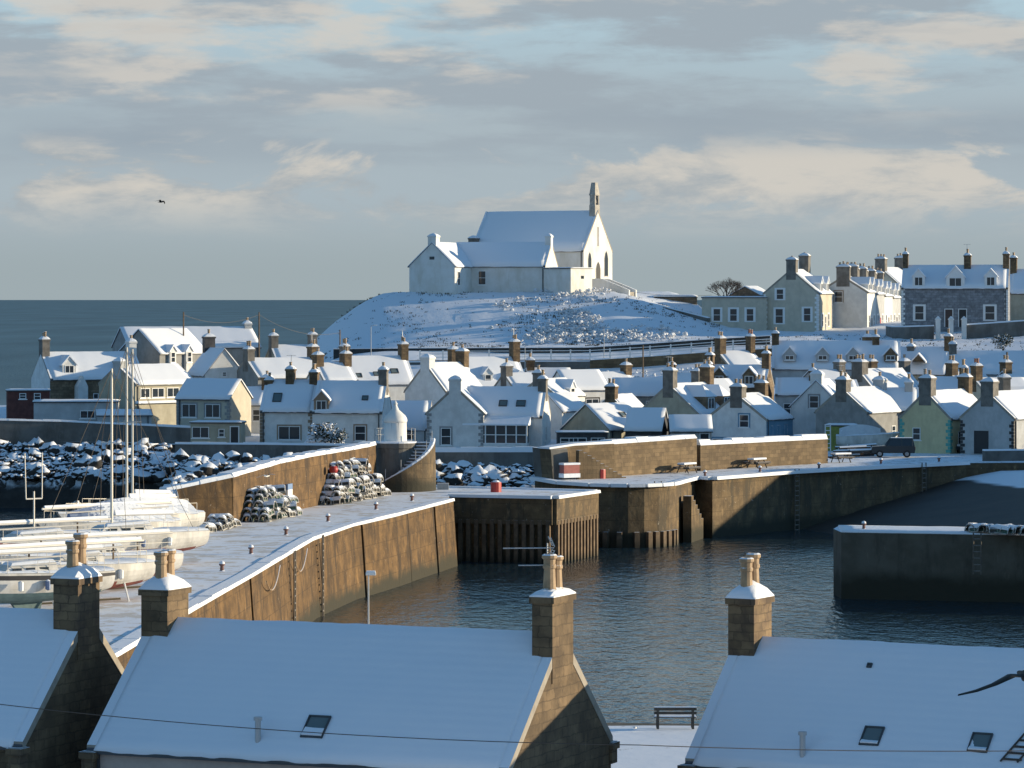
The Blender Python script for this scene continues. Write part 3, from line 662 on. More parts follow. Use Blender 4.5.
# sea wall along the outside of the pier
swb=[(-22.6,236.2),(-18.45,238.9),(-16.1,251.2),(-14.35,258.4),(-12.6,266.5),(-10.9,275.3),(-10.45,279.2)]
swt=[7.35,8.15,8.5,8.65,8.65,8.65,8.65]
sw=empty('pier_sea_wall',(0,0,0),0,'tall curved brown sea wall with snow on top along the back of the pier','wall')
b=MB()
for (p,q,z0,z1) in zip(swb,swb[1:],swt,swt[1:]):
    p=Vector((*p,0));q=Vector((*q,0)); d=(q-p).normalized(); n=Vector((-d.y,d.x,0))
    k=max(1,int((q-p).length/2))
    for i in range(k):
        t0,t1=i/k,(i+1)/k; a=p.lerp(q,t0); c=p.lerp(q,t1); za=z0+(z1-z0)*t0; zc=z0+(z1-z0)*t1
        V3=lambda P,zz: Vector((P.x,P.y,zz))
        b.hexa([V3(a,3),V3(c,3),V3(c+n*1.3,3),V3(a+n*1.3,3),V3(a+n*.1,za),V3(c+n*.1,zc),V3(c+n*1.2,zc),V3(a+n*1.2,za)])
b.build('wall',M['conc'],sw)
b=MB()
for (p,q,z0,z1) in zip(swb,swb[1:],swt,swt[1:]):
    p=Vector((*p,0));q=Vector((*q,0)); d=(q-p).normalized(); n=Vector((-d.y,d.x,0)); k=max(1,int((q-p).length/1.2))
    for i in range(k):
        t0,t1=i/k,(i+1)/k; a=p.lerp(q,t0); c=p.lerp(q,t1); za=z0+(z1-z0)*t0; zc=z0+(z1-z0)*t1; e=random.uniform(-.04,.05); h=.2+random.uniform(-.04,.06)
        b.hexa([V3(a+n*(.02+e),za-.04),V3(c+n*(.02+e),zc-.04),V3(c+n*1.25,zc-.04),V3(a+n*1.25,za-.04),V3(a+n*.14,za+h),V3(c+n*.14,zc+h),V3(c+n*1.1,zc+h),V3(a+n*1.1,za+h)])
b.build('snow',M['snow'],sw)
# blue and white plaque on it
pq=Vector((-15.75,252.9,6.55)); d=(Vector(swb[3])-Vector(swb[2])).normalized(); n3=Vector((d.y,-d.x,0)); ax=Vector((d.x,d.y,0))
b=MB(); b.fbox(pq-Vector((0,0,0))+n3*.12,ax,n3,-.55,.55,-.45,.0,-.1,.06); b.m=1; b.fbox(pq+n3*.12,ax,n3,-.55,.55,.0,.4,-.1,.06)
tag(b.build('wall_plaque',[M['frame'],mat('plaque_blue',(.16,.25,.42),None,2,.5)]),'small blue and white plaque on the brown sea wall of the pier','sign')

# ------------------------------------------------------------------ round look-out, stairs and white lighthouse
lc=Vector((-9.15,281.0,0))
plat=empty('lookout_platform',(lc.x,lc.y,5),0,'round concrete platform with a stair climbing its curved side at the pier bend','platform')
MB().lathe([(1.7,-1.5),(1.62,3.3),(1.72,3.32),(1.72,3.70)],(0,0,0),28).build('drum',M['gwall'],plat)
MB().lathe([(1.74,3.703),(1.72,3.8),(1.2,3.84)],(0,0,0),28).build('snow',M['snow'],plat)
st=MB(); sn=MB(); st2=MB(); sc2=MB(); ns=15
def arc(i,r): t=R(-118+i*118/ns); return Vector((r*math.cos(t),r*math.sin(t),0))
for i in range(ns):
    z=.1+3.6*(i+1)/ns; zp=.1+3.6*i/ns; a,c_=arc(i,1.65),arc(i+1,1.65); a2,c2=arc(i,2.8),arc(i+1,2.8); a3,c3_=arc(i,3.15),arc(i+1,3.15)
    st.hexa([V3(a,-.3),V3(a2,-.3),V3(c2,-.3),V3(c_,-.3),V3(a,z),V3(a2,z),V3(c2,z),V3(c_,z)])
    f=a.lerp(c_,.12); f2=a2.lerp(c2,.12); sn.hexa([V3(f,z+.004),V3(f2,z+.004),V3(c2,z+.004),V3(c_,z+.004),V3(f,z+.06),V3(f2,z+.06),V3(c2,z+.06),V3(c_,z+.06)])
    if i>=2:
        h=.28
        st2.hexa([V3(a2*1.002,-.3),V3(a3*1.03,-.3),V3(c3_*1.03,-.3),V3(c2*1.002,-.3),V3(a2*1.002,zp+h),V3(a3,zp+h),V3(c3_,z+h),V3(c2*1.002,z+h)])
        sc2.hexa([V3(a2*.99,zp+h+.004),V3(a3*1.01,zp+h+.004),V3(c3_*1.01,z+h+.004),V3(c2*.99,z+h+.004),V3(a2,zp+h+.1),V3(a3*.98,zp+h+.13),V3(c3_*.98,z+h+.1),V3(c2,z+h+.1)])
st.build('stair',M['gwall'],plat); sn.build('tread_snow',M['snow'],plat); st2.build('stair_wall',M['conc2'],plat); sc2.build('parapet_snow',M['snow'],plat)
rl=MB()
for i in range(9):
    th=R(10+i*27); x,y=1.6*math.cos(th),1.6*math.sin(th); rl.tube((x,y,3.8),(x,y,4.8),.025)
for hh in (4.3,4.8):
    for i in range(36):
        if i>25: continue
        t0,t1=R(10+i*8.5),R(10+(i+1)*8.5); rl.tube((1.6*math.cos(t0),1.6*math.sin(t0),hh),(1.6*math.cos(t1),1.6*math.sin(t1),hh),.018,n=5)
for i in range(2,15,3):
    p=arc(i,2.95); z=.4+3.6*i/ns; rl.tube(V3(p,z),V3(p,z+.9),.03,n=5)
rl.build('railing',M['gal'],plat)
lh=empty('harbour_lighthouse',(lc.x+.05,lc.y,8.8),0,'small round white lighthouse with a bell shaped top above the pier stairs','lighthouse')
wl=mat('lighthouse_white',(.80,.79,.76),(.74,.73,.70),1,.7,.005,streak=.05)
MB().lathe([(.90,-.2),(.89,.1),(.87,1.5)],(0,0,0),24).build('tower',wl,lh,True)
MB().lathe([(.88,1.48),(.93,1.6),(.92,1.75),(.80,2.0),(.54,2.25),(.3,2.45),(.2,2.65),(.17,2.75)],(0,0,0),24).build('dome',wl,lh,True)
MB().lathe([(.14,2.7),(.14,2.9),(.2,2.93),(.1,3.05),(.03,3.2)],(0,0,0),12).build('lantern',wl,lh)
MB().fbox(Vector((.0,-.8,0)),Vector((1,0,0)),Vector((0,-1,0)),-.28,.28,0,1.6,-.3,.03).build('door',M['lgrey'],lh)

# ------------------------------------------------------------------ north quay and its parapets
nq=[(1.9,300),(4.0,292.6),(6.5,289.4),(8.0,288.5),(9.3,288.2),(10.6,288.5),(11.8,289.4),(12.7,290.6),(13.2,292.2),(13.7,294.6),(15.4,301.5),(16.7,299.9),(24,310.3),(32,318.6),(41.3,327.3),(54,329.5),(80,331),(80,362),(30,362),(27,330),(16.6,312.5),(9.5,304.5)]
quay=empty('north_quay',(0,0,0),0,'broad snowy quay with a brown wall and rounded end across the harbour mouth','quay')
MB().prism(nq,-4,4.96).build('wall',M['conc2'],quay)
dk=MB(); dk.add([(p[0],p[1],5.0) for p in nq],[tuple(range(len(nq)))]); dk.build('deck',M['lane'],quay)
coping(nq[0:15],.7,4.86,5.14,quay,'snow','coping',1,.01)
fd=MB()
for i,(p,q) in enumerate(zip(nq[1:8],nq[2:9])):
    p=Vector((*p,0));q=Vector((*q,0)); d=(q-p); l=d.length; d.normalize(); n=Vector((d.y,-d.x,0)); k=max(1,round(l/.95))
    for j in range(k):
        c=p+d*l*(j+.5)/k+n*.18
        MB().obox((c.x,c.y,-.3),(.42,.36,3.1),math.atan2(d.y,d.x)).build('timber_pile',M['timber'],quay)
# recess and broken stair in the wall beside the rounded end
b=MB(); p=Vector((16.3,300.4,0)); d=Vector((8,10.3,0)).normalized(); n=Vector((d.y,-d.x,0))
for i in range(6):
    a=Vector((14.05,294.6,0))+Vector((1.7,6.9,0)).normalized()*(i*.85+.4); zt=3.8-i*.42; b.obox((a.x+.3,a.y-.07,zt/2-.5),(.9,.7,zt+1.0),math.atan2(6.9,1.7))
b.build('landing_stair',M['conc2'],quay)
def wallrun(name,label,pts,z0,tops,th,m,snowh=.22,cat='wall',slope=None,msnow='snow'):
    r=empty(name,(0,0,0),0,label,cat); b=MB(); s_=MB()
    for i,(p,q) in enumerate(zip(pts,pts[1:])):
        p=Vector((*p,0));q=Vector((*q,0)); d=(q-p); l=d.length; d.normalize(); n=Vector((-d.y,d.x,0)); k=max(1,int(l/1.6))
        for j in range(k):
            a=p.lerp(q,j/k); c=p.lerp(q,(j+1)/k); za=tops[i]+(tops[i+1]-tops[i])*j/k; zc=tops[i]+(tops[i+1]-tops[i])*(j+1)/k
            zb=lambda P: z0(P.x,P.y) if callable(z0) else z0
            b.hexa([V3(a,zb(a)),V3(c,zb(c)),V3(c+n*th,zb(c)),V3(a+n*th,zb(a)),V3(a+n*.03,za),V3(c+n*.03,zc),V3(c+n*(th-.03),zc),V3(a+n*(th-.03),za)])
            h=snowh*random.uniform(.8,1.2); e=random.uniform(-.03,.03)
            s_.hexa([V3(a+n*(e-.02),za-.02),V3(c+n*(e-.02),zc-.02),V3(c+n*(th+.02),zc-.02),V3(a+n*(th+.02),za-.02),V3(a+n*(th*.15),za+h),V3(c+n*(th*.15),zc+h),V3(c+n*(th*.85),zc+h),V3(a+n*(th*.85),za+h)])
    b.build('wall',M[m],r); s_.build('snow',M[msnow],r); return r
par=wallrun('quay_parapet','high brown parapet wall with snow caked top on the end of the north quay',[(8.56,302.3),(16.06,312.5)],4.5,[7.75,7.85],1.6,'rubble',.35)
b=MB(); b.ext([(3.4,297.4,4.9),(8.6,302.3,4.9),(8.6,302.3,7.75),(5.2,299.2,7.7),(3.2,297.3,7.5)],(-.9,1.5,0)); b.build('end_wall',M['rubble'],par)
b=MB(); b.ext([(3.1,297.2,7.52),(5.2,299.1,7.73),(8.65,302.3,7.78),(8.65,302.3,8.0),(5.2,299.1,7.9),(3.1,297.2,7.66)],(-.9,1.5,0)); b.build('end_snow',M['snow'],par)
b=MB()
for i in range(11):
    t=i/10; x=5.6+t*3.6; y=298.2+t*2.1; z=7.4-t*2.3
    b.obox((x,y-.15,(z+4.6)/2),(.42,.5,z-4.6),R(31))
b.build('end_steps',M['rubble'],par)
wallrun('quay_wall','lower brown quay wall with rounded snowy top, between high parapet and parked boat',[(16.4,313.0),(22.6,320.5),(28.7,327.0)],4.5,[7.2,7.2,7.2],1.3,'rubble',.4)
wallrun('low_quay_wall','low dark wall with thin snow on the quay edge at the right of the town',[(43.4,331.0),(56,333.5),(70,336)],4.9,[5.95,6.0,6.05],.5,'gwall',.12)
# west end of the quay: dark sloping gable wall and red box
b=MB(); b.ext([(1.9,300,4.9),(3.4,297.4,4.9),(3.2,297.3,7.5),(1.7,300.1,7.55)],(1.4,.9,0)); tag(b.build('end_buttress',M['gwall']),'dark squared buttress closing the sea end of the high quay parapet','wall')
b=MB(); b.m=0; b.obox((4.75,296.9,5.9),(1.5,.7,.7),R(31)); b.m=1; b.obox((4.75,296.9,6.33),(1.6,.8,.16),R(31)); b.obox((4.75,296.9,5.37),(1.6,.8,.34),R(31))
tag(b.build('red_locker',[mat('faded_red',(.36,.12,.10),(.30,.09,.08),2,.7),M['snow']]),'faded red locker with snow on its lid against the end of the quay parapet','locker')
for px_,py,lb in ((657,484,'tall rung ladder down the rounded end of the north quay'),(795,471.8,'rung ladder on the north quay wall left of the parked dark car'),(922,465.3,'faint rung ladder on the shaded quay wall below the cream gable house')):
    D=54000/(py-298); ladder('quay_ladder',(wx(px_,D),D-.15),(.35,-.94) if px_<700 else (.75,-.66),-.2 if px_<900 else 2.4,5.25,lb,wd=.6)

# ------------------------------------------------------------------ beach inside the harbour
b=MB(); vs=[]; bx=np.arange(16,90,1.5); by=np.arange(225,334,1.5)
for y in by:
    for x in bx:
        z=.174*(x-25)+.058*(y-312); z=min(z,4.3)*(1 if z>0 else .8)+.06*mnoise.noise(Vector((x*.3,y*.3,1))); vs.append((x,y,z))
b.add(vs,[(j*len(bx)+i,j*len(bx)+i+1,(j+1)*len(bx)+i+1,(j+1)*len(bx)+i) for j in range(len(by)-1) for i in range(len(bx)-1)])
def beachmat():
    m=mat('wet_beach_sand',(.048,.037,.028),(.033,.026,.02),.3,.7,.03)
    t=m.node_tree; N=t.nodes; L=t.links; bs=N['Principled BSDF']; src=bs.inputs['Base Color'].links[0].from_socket
    tcn=N.new('ShaderNodeTexCoord'); sp=N.new('ShaderNodeSeparateXYZ'); L.new(tcn.outputs['Object'],sp.inputs[0])
    n=N.new('ShaderNodeTexNoise'); n.inputs['Scale'].default_value=.12; L.new(tcn.outputs['Object'],n.inputs['Vector'])
    a=N.new('ShaderNodeMath'); a.operation='MULTIPLY_ADD'; L.new(n.outputs[0],a.inputs[0]); a.inputs[1].default_value=1.1; L.new(sp.outputs[2],a.inputs[2])
    r=N.new('ShaderNodeMapRange'); r.interpolation_type='SMOOTHSTEP'; L.new(a.outputs[0],r.inputs[0]); r.inputs[1].default_value=3.95; r.inputs[2].default_value=4.15
    x=N.new('ShaderNodeMix'); x.data_type='RGBA'; L.new(r.outputs[0],x.inputs[0]); L.new(src,x.inputs[6]); x.inputs[7].default_value=(*SNOW,1); L.new(x.outputs[2],bs.inputs['Base Color']); return m
tag(b.build('beach',beachmat(),None,True),'','',kind='structure')

# ------------------------------------------------------------------ short near pier on the right
np_=[(21.9,239.4),(60,229.5),(61.5,236),(22.3,246.0),(21.7,243)]
rp=empty('inner_pier',(0,0,0),0,'short dark inner pier with a flat snowy top at the right edge of the harbour','pier')
MB().prism(np_,-4,4.42).build('wall',mat('inner_pier_concrete',(.13,.115,.09),(.09,.08,.06),.5,.92,.05,streak=.5,tide=1.6,snow=.8),rp)
b=MB(); vs=[]
for j in range(5):
    for i in range(41):
        t=i/40; s_=j/4; p=Vector(np_[0]).lerp(Vector(np_[1]),t); q=Vector(np_[3]).lerp(Vector(np_[2]),t); c=p.lerp(q,s_); rim=i in(0,40) or j in(0,4)
        vs.append((c.x,c.y,4.5+(.0 if rim else .07)+random.uniform(-.015,.02)))
b.grid(vs,40,4,4.4); b.build('snow',M['snow'],rp,True)
ladder('pier_ladder',(wx(972,238)+.1,235.95),(-.26,-.97),1.9,4.6,'rung ladder down the dark face of the short inner pier')

# ------------------------------------------------------------------ foreground shore
fgl=[(-60,60),(60,60),(60,140),(28,143.5),(10,145.6),(-4,147),(-60,149)]
b=MB(); b.prism(fgl,-3,2.75); tag(b.build('foreshore',mat('foreshore_earth',(.12,.10,.08),(.08,.07,.05),1,.9,.03)),'','',kind='structure')
b=MB(); vs=[]
for j in range(41):
    for i in range(61):
        x=-60+2*i; y=60+ (145.9-60)*j/40 - (x-10)*.04*(j/40)
        vs.append((x,y,2.78+.05*mnoise.noise(Vector((x*.5,y*.5,2)))+(0 if j<40 else -.05)))
b.add(vs,[(j*61+i,j*61+i+1,(j+1)*61+i+1,(j+1)*61+i) for j in range(40) for i in range(60)])
tag(b.build('ground',snowmat('shore_snow',.63,1.2,(.16,.15,.13),.06),None,True),'','',kind='structure')

# ------------------------------------------------------------------ shore walls and rocks across the channel
wallrun('long_shore_wall','long dark grey sea wall with snow on top along the left waterfront',[(wx(-60,352),352),(wx(60,354),354),(wx(196,355),355)],3.5,[wz(419,352),wz(421.5,354),wz(428,355)],.6,'gwall',.18)
wallrun('garden_shore_wall','low dark garden wall with snow on top in front of the paired white cottages',[(wx(175,350),350),(wx(260,350),350),(wx(300,349),349),(wx(385,347),347)],3.0,[wz(444,350),wz(444.5,350),wz(445,349),wz(446,347)],.6,'gwall',.18)
wallrun('channel_wall','dark harbour channel wall with rounded snowy coping below the glass porch',[(wx(424,346),346),(wx(552,346),346)],1.5,[wz(452,346),wz(452,346)],.9,'gwall',.45)
wallrun('terrace_shore_wall','dark shore wall hidden behind the high quay parapet',[(wx(552,346),346),(wx(640,350),350),(wx(720,352),352)],1.5,[wz(452,346),wz(452,350),wz(452,352)],.6,'gwall',.2)
rockm=mat('shore_rock',(.040,.036,.032),(.022,.02,.018),.8,.85,.10,snow=.42,snowz=2.2)
b=MB()
def rocky(x,y):
    px_=512+x*F/y
    zt=5.3 if px_<210 else 5.0
    t=(y-332)/(353-332)
    return t
xs2=np.arange(-72,10,.55); ys2=np.arange(331,354,.55); vs=[]
for y in ys2:
    for x in xs2:
        px_=512+x*F/y
        if px_<170: y0,top,low,sl=344.0,5.9,-1.5,2.6      # sheer dark face with a snowy crest on the left
        elif px_<420: y0,top,low,sl=337,4.9,.3,1.2
        else: y0,top,low,sl=335,4.3,-.5,.6
        s_=min(1,max(0,(y-y0+1.5)/1.5)); s2=min(1,max(0,(y-y0)/7.5))
        base_=low+(sl-low)*s_+(top-sl-.6)*s2
        n1_=mnoise.noise(Vector((x*.22,y*.3,0)));n2_=mnoise.noise(Vector((x*.7,y*.7,3))); n3_=mnoise.cell(Vector((x*.9,y*.9,7)))
        vs.append((x,y,base_+(.8*n1_+.5*n2_+.5*(n3_-.5))*s_*(.35 if s2<=0 else 1)))
k=len(xs2); b.add(vs,[(j*k+i,j*k+i+1,(j+1)*k+i+1,(j+1)*k+i) for j in range(len(ys2)-1) for i in range(k-1)])
tag(b.build('shore_rocks',rockm),'snow covered dark rocks along the shore behind the pier sea wall','rocks',kind='stuff')
# armour boulders in the channel mouth
b=MB(); rr=random.Random(3)
ico=[];
import bmesh
bm=bmesh.new(); bmesh.ops.create_icosphere(bm,subdivisions=2,radius=1); icov=[v.co.copy() for v in bm.verts]; icof=[tuple(v.index for v in f.verts) for f in bm.faces]; bm.free()
def boulder(b,c,s_,sq,seed):
    o=Vector((seed*3.1,seed*1.7,seed))
    b.add([Vector(c)+Vector((v.x*s_,v.y*s_*1.1,v.z*s_*sq))*(1+.85*mnoise.noise(v*1.5+o)) for v in icov],icof)
for i in range(2600):
    px_=rr.choice([rr.uniform(424,560),rr.uniform(150,420),rr.uniform(-20,210),rr.uniform(-20,210)]); 
    y0,top,sl=(344,5.9,2.6) if px_<170 else (337,4.9,1.2) if px_<420 else (335,4.3,.6)
    s2=rr.uniform(0,1.05); y=y0+.3+s2*7.5; x=wx(px_,y); big=rr.random()<.07
    boulder(b,(x,y,sl+(top-sl-.55)*min(1,s2)+rr.uniform(-.1,.3)),rr.uniform(.5,1.1) if big else rr.uniform(.13,.38),rr.uniform(.5,1.0),i)
tag(b.build('boulders',rockm,None,True),'jumbled snowy boulders below the channel and garden walls','boulders',kind='stuff')
# slip ramp of planks on the boulders
b=MB(); b.tube((wx(511,340),340,1.9),(wx(541,345),345,4.0),.22,n=5); b.tube((wx(514,340),339.3,1.9),(wx(545,345),344.3,4.0),.22,n=5)
tag(b.build('launch_rail',M['timber']),'snowy timber launching rail lying on the boulders below the channel wall','rail')

# ------------------------------------------------------------------ hill road, its walls and railing
rw=[(330,443.6,12.15),(420,443.6,12.25),(512,443.6,12.3),(590,443.6,12.35),(650,444,12.8),(712,444.6,13.35),(775,445.5,13.8)]
rp1=[(wx(p,D),D) for p,D,_ in rw]; zs=[z for _,_,z in rw]
b=MB()
for (p,q,z0,z1) in zip(rp1,rp1[1:],zs,zs[1:]):
    b.add([(p[0],p[1]+.3,z0+.06),(q[0],q[1]+.3,z1+.06),(q[0]+.2,q[1]+8.2,z1+.10),(p[0]+.2,p[1]+8.2,z0+.10)],[(0,1,2,3)])
tag(b.build('hill_road',M['lane']),'','',kind='structure')
wallrun('road_retaining_wall','brown retaining wall below the railed road at the foot of the chapel hill',rp1[3:],lambda x,y:6.0,zs[3:],.5,'rubble',.12)
wallrun('road_bank_wall','grey low wall below the railed road behind the lit white dormer roofs',rp1[:4],lambda x,y:6.0,[z-.15 for z in zs[:4]],.5,'gwall',.12)
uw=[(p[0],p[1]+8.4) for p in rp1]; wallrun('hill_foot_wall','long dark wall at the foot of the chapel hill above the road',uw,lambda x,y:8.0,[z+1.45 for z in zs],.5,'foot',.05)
rail=empty('roadside_railing',(0,0,0),0,'white post and rail fence along the road below the chapel hill','railing')
tot=0; posts=[]
for p,q,z0,z1 in zip(rp1[1:],rp1[2:],zs[1:],zs[2:]):
    p=Vector((*p,z0));q=Vector((*q,z1)); k=max(1,round((q-p).length/2.6))
    posts+= [p.lerp(q,i/k) for i in range(k)]
posts.append(Vector((*rp1[-1],zs[-1])))
for i,p in enumerate(posts): MB().box(p.x-.09,p.x+.09,p.y-.14,p.y+.04,p.z+.08,p.z+1.32).build('post',M['frame'],rail)
for hh in (.45,.85,1.18):
    b=MB()
    for p,q in zip(posts,posts[1:]): b.tube((p.x,p.y-.2,p.z+hh),(q.x,q.y-.2,q.z+hh),.05,n=5)
    b.build('rail',M['frame'],rail)
# ------------------------------------------------------------------ the houses (ridge or gable pixel, distance, base height, turn, length, width, eaves row, ridge row)
H={}
def Hs(key,name,label,*a,**k):
    H[key]=House(name,label,*a,**k); return H[key]
cot='cottage'
# --- left group
Hs('l1',cot,'long stone cottage with a white left gable and two dormers, leftmost lit snow roof',88,388,8.4,26,10.6,6.2,378,353,'brown',
   chim=((-1,2,1.5,'chimg'),(1,1,1.2,'white')),dorm=((-3.0,1.5,'g',1.1,.5),(3.3,1.6,'f',1.1,.5,None,'dark')),win=((-.2,.3,.6,1.1),),doors=(('f',1.8,.95,2.0,'frame'),),gwin=(),quoin=None)
o=MB().box(-5.36,-5.3,-3.1,3.1,-2.5,3.1); 
b=MB(); b.ext([(-5.33,-3.1,-2),(-5.33,3.1,-2),(-5.33,3.1,H['l1'].he-.05),(-5.33,0,H['l1'].hr-.1),(-5.33,-3.1,H['l1'].he-.05)],(-.03,0,0)); b.build('gable_render',M['white'],H['l1'].root)
b=MB(); b.ext([(-2.6,-3.1,-.5),(-1.5,-3.1,-.5),(-1.5,-3.1,2.2),(-2.05,-3.1,3.3),(-2.6,-3.1,2.2)],(0,-1.2,0)); b.build('porch',M['white'],H['l1'].root)
Hs('l2','shed','low dark red boarded shed with snow roof beside the white gable at far left',28,376,8.6,10,4.4,3,391,391,'rust',flat=True,cat='shed',group='sheds and outhouses',win=((-.6,.9,.7,.6),(.9,.8,.7,.7)))
Hs('l3',cot,'flat roofed white building behind the long grey wall at the left',77,366,6.9,4,8.4,5.5,402,402,'lgrey',flat=True,win=((1.2,.95,1.5,.8,None,'pair'),(3.3,.95,1.0,.8,None,'pair')))
Hs('l4',cot,'grey gabled house with a strip of upper windows and lit roof behind the boat masts',117,372,6.8,48,8.5,5.6,384,366,'greyc',anchor='g',chim=((-1,0,.5,'lgrey'),),
   win=((-2.9,2.9,1.3,1.0,None,'pair'),(-1.1,2.9,1.7,1.0,None,'pair'),(1.0,2.9,1.7,1.0,None,'pair'),(3.0,2.9,1.2,1.0,None,'pair'),(-2.6,.5,.6,.7)),gwin=())
b=MB(); b.box(-4.25,4.25,-3.35,-2.82,2.35,2.6); b.build('canopy',M['snow'],H['l4'].root)
Hs('l5','shed','lean-to shed with single slope snow roof in front of the grey gabled house',124,363,6.2,8,5.4,3,415,411,'lgrey',skew=False,cat='shed',group='sheds and outhouses')
Hs('l6','warehouse','large warehouse with a long sunlit snow roof near the sea at the left',186,414,7.5,18,15.2,9.5,347,328,'grey',cat='warehouse',skew=False,chim=((.95,1,.5,'lgrey'),),group='sheds and outhouses')
Hs('l7',cot,'tall grey gabled house in front of the warehouse with white wall dormers',139,394,7.2,52,7.5,6.2,353,330,'grey',anchor='g',skew=False,dorm=((-2.0,1.0,'g',.5,-.35,None,'white',-1),(.6,1.0,'g',.5,-.35,None,'white',-1)))
Hs('l8',cot,'small white gabled cottage with a diamond window under the gable beside a dark chimney',216,388,6.6,112,6,4.4,374,349,'white',anchor='c',chim=((1,1,1.3,'dark'),),gwin=((-1,0,5.0,.5,.5),),skew=False)
Hs('l9',cot,'cream cottage with two large ground floor windows and plain snow roof behind the cabin',214,364,7.3,-20,5.8,5.4,398,380,'cream',skew=False,win=((-1.5,.7,1.6,1.35,'margin','pair'),(1.1,.7,1.6,1.35,'margin','pair')),quoin='margin')
Hs('l10','cabin','small cream cabin with nearly flat snow roof, wide window and dark door',218,356,5.7,-6,5.0,2.6,423,423,'greyc',flat=True,cat='cabin',group='sheds and outhouses',win=((-1.5,.5,1.7,1.1,None,'pair'),(.6,.6,.6,.8)),doors=(('f',1.9,.75,1.6,'black'),))
Hs('l11',cot,'cottage with dark left gable, two chimneys and sunlit roof above the paired white cottages',281,386,6.4,30,8.4,6,377,359,'grey',chim=((-1,2,1.1,'chimg'),(1,2,1.3,'chim')))
Hs('l12',cot,'small far cottage with a stub of lit roof left of the chapel hill',293,412,8.5,20,5.4,5,361,346,'greyc',chim=((-1,1,1.2,'chimg'),(1,2,1.3,'chimg')))
# --- front row
Hs('f1',cot,'left half of the paired white cottages, with a skylight and one wide window',292,360,5.4,-7,5.3,6.2,410,381,'white',chim=((-1,1,.1,'chim'),(-.05,1,1.2,'chim'),(1,2,.9,'chim')),sky=((-1.1,.62,.8,1.1),),win=((0.3,.55,2.2,1.35,'sand','pair'),),quoin='sand',fine=10)
Hs('f2',cot,'right half of the paired white cottages, with a pointed stone dormer and two small windows',352.5,358.6,5.4,-7,7.0,6.2,411,382,'white',chim=((1,1,1.25,'chimg'),),dorm=((-2.6,1.5,'g',1.2,.02,None,'sand',2.9),),sky=((1.6,.6,.55,.5),),win=((-2.6,.5,1.0,1.5,'sand'),(1.3,.5,1.1,1.5,'sand')),quoin=None,fine=10)
Hs('f3',cot,'low white cottage with a shaded snow roof directly behind the white lighthouse',404,366,5.4,-5,5.6,5.6,428,402,'white',chim=(),win=((.4,.3,1.9,1.2,None,'grid'),(-1.5,.3,1.2,1.2,None,'pair')),doors=())
Hs('f4',cot,'white gable fronted house with stone edging and broad white chimney right of the lighthouse',455,356,5.1,84,7,5.6,413,387,'white',anchor='g',chim=((-1,0,.75,'white',1.0,1.2),),gwin=((-1,.9,.35,1.0,1.7,'margin'),),quoin='margin')
Hs('f5',cot,'white cottage wing with glass porch and two roof lights beside the gable fronted house',507,360,5.2,-9,8.0,5.6,415,388,'white',chim=((1,1,.95,'chimg'),),sky=((-.1,.62,.75,.7),(1.7,.62,.85,.7)),gwin=((1,-.5,.6,.6,1.4),),quoin=None,skew=True)
f5=H['f5']; gr=MB(); gr.box(-3.5,2.7,-4.6,-2.82,-1.5,.45); po=gr.build('porch',M['white'],f5.root)
gl=MB(); gl.box(-3.45,2.65,-4.55,-2.83,.45,2.2); gl.build('glazing',M['glass'],po)
b=MB()
for i in range(7):
    x=-3.5+i*1.03-.05; b.box(x,x+.12,-4.63,-4.5,.45,2.22)
b.box(-3.5,2.72,-4.61,-4.52,1.25,1.33); b.box(-3.5,2.72,-4.61,-4.52,.4,.48); b.build('frame',M['frame'],po)
b=MB(); b.hexa([(-3.7,-4.8,2.22),(2.9,-4.8,2.22),(2.9,-2.82,2.22),(-3.7,-2.82,2.22),(-3.7,-4.8,2.36),(2.9,-4.8,2.36),(2.9,-2.82,3.2),(-3.7,-2.82,3.2)]); b.build('roof',M['snow'],po)
Hs('f6',cot,'white house with a narrow lit roof and dark capped chimney behind the glass porch cottage',537,374,5.6,62,6.5,4.6,396,380,'white',anchor='g',chim=((-1,1,.75,'chimg',.7,1.0),),win=((-1,1.2,.8,1.2),),dorm=((.6,1.2,'g',.9,.1),))
Hs('f7',cot,'white gabled house with half lit roof on the slope under the road wall',578,388,7.5,28,5.0,4.8,389,371,'white',skew=False,win=((.4,.6,1.6,1.1,'black','pair'),(-1.6,.5,.8,1.4)),gwin=())
Hs('f8',cot,'brown grey cottage with blue shaded roof and long window porch behind the quay parapet end',586,358,5.2,46,6.0,6.4,429,405,'greyc',anchor='g',skew=False,sky=((.6,.5,.7,.6),))
Hs('f9','porch_house','low dark porch building with a row of small panes and a thin snow roof',582,353,5.1,2,4.9,2.4,433,433,'dark',flat=True,cat='porch',group='sheds and outhouses',win=((-.9,.3,2.6,.95,None,'grid'),(1.5,.3,1.4,.95,None,'grid')))
Hs('f10',cot,'brown gabled cottage with a broad brown chimney behind the window porch',610,374,5.8,66,6,4.9,418,396,'brown',anchor='g',chim=((-1,2,1.0,'chim',.9,1.1),))
Hs('f11',cot,'low cottage with plain shaded roof between the brown chimney and the big dark gable',643,398,7.2,-6,6.6,5,395,379,'grey',skew=False,win=((-1.4,.7,.7,.9),(1.2,.6,1.4,.9,None,'pair')))
Hs('f12','shed','small dark boathouse with plain snow roof just behind the high quay parapet',647,355,5.1,-14,3.6,3.6,429,409,'dark',skew=False,cat='shed',group='sheds and outhouses',win=((0,.55,1.2,.35),))
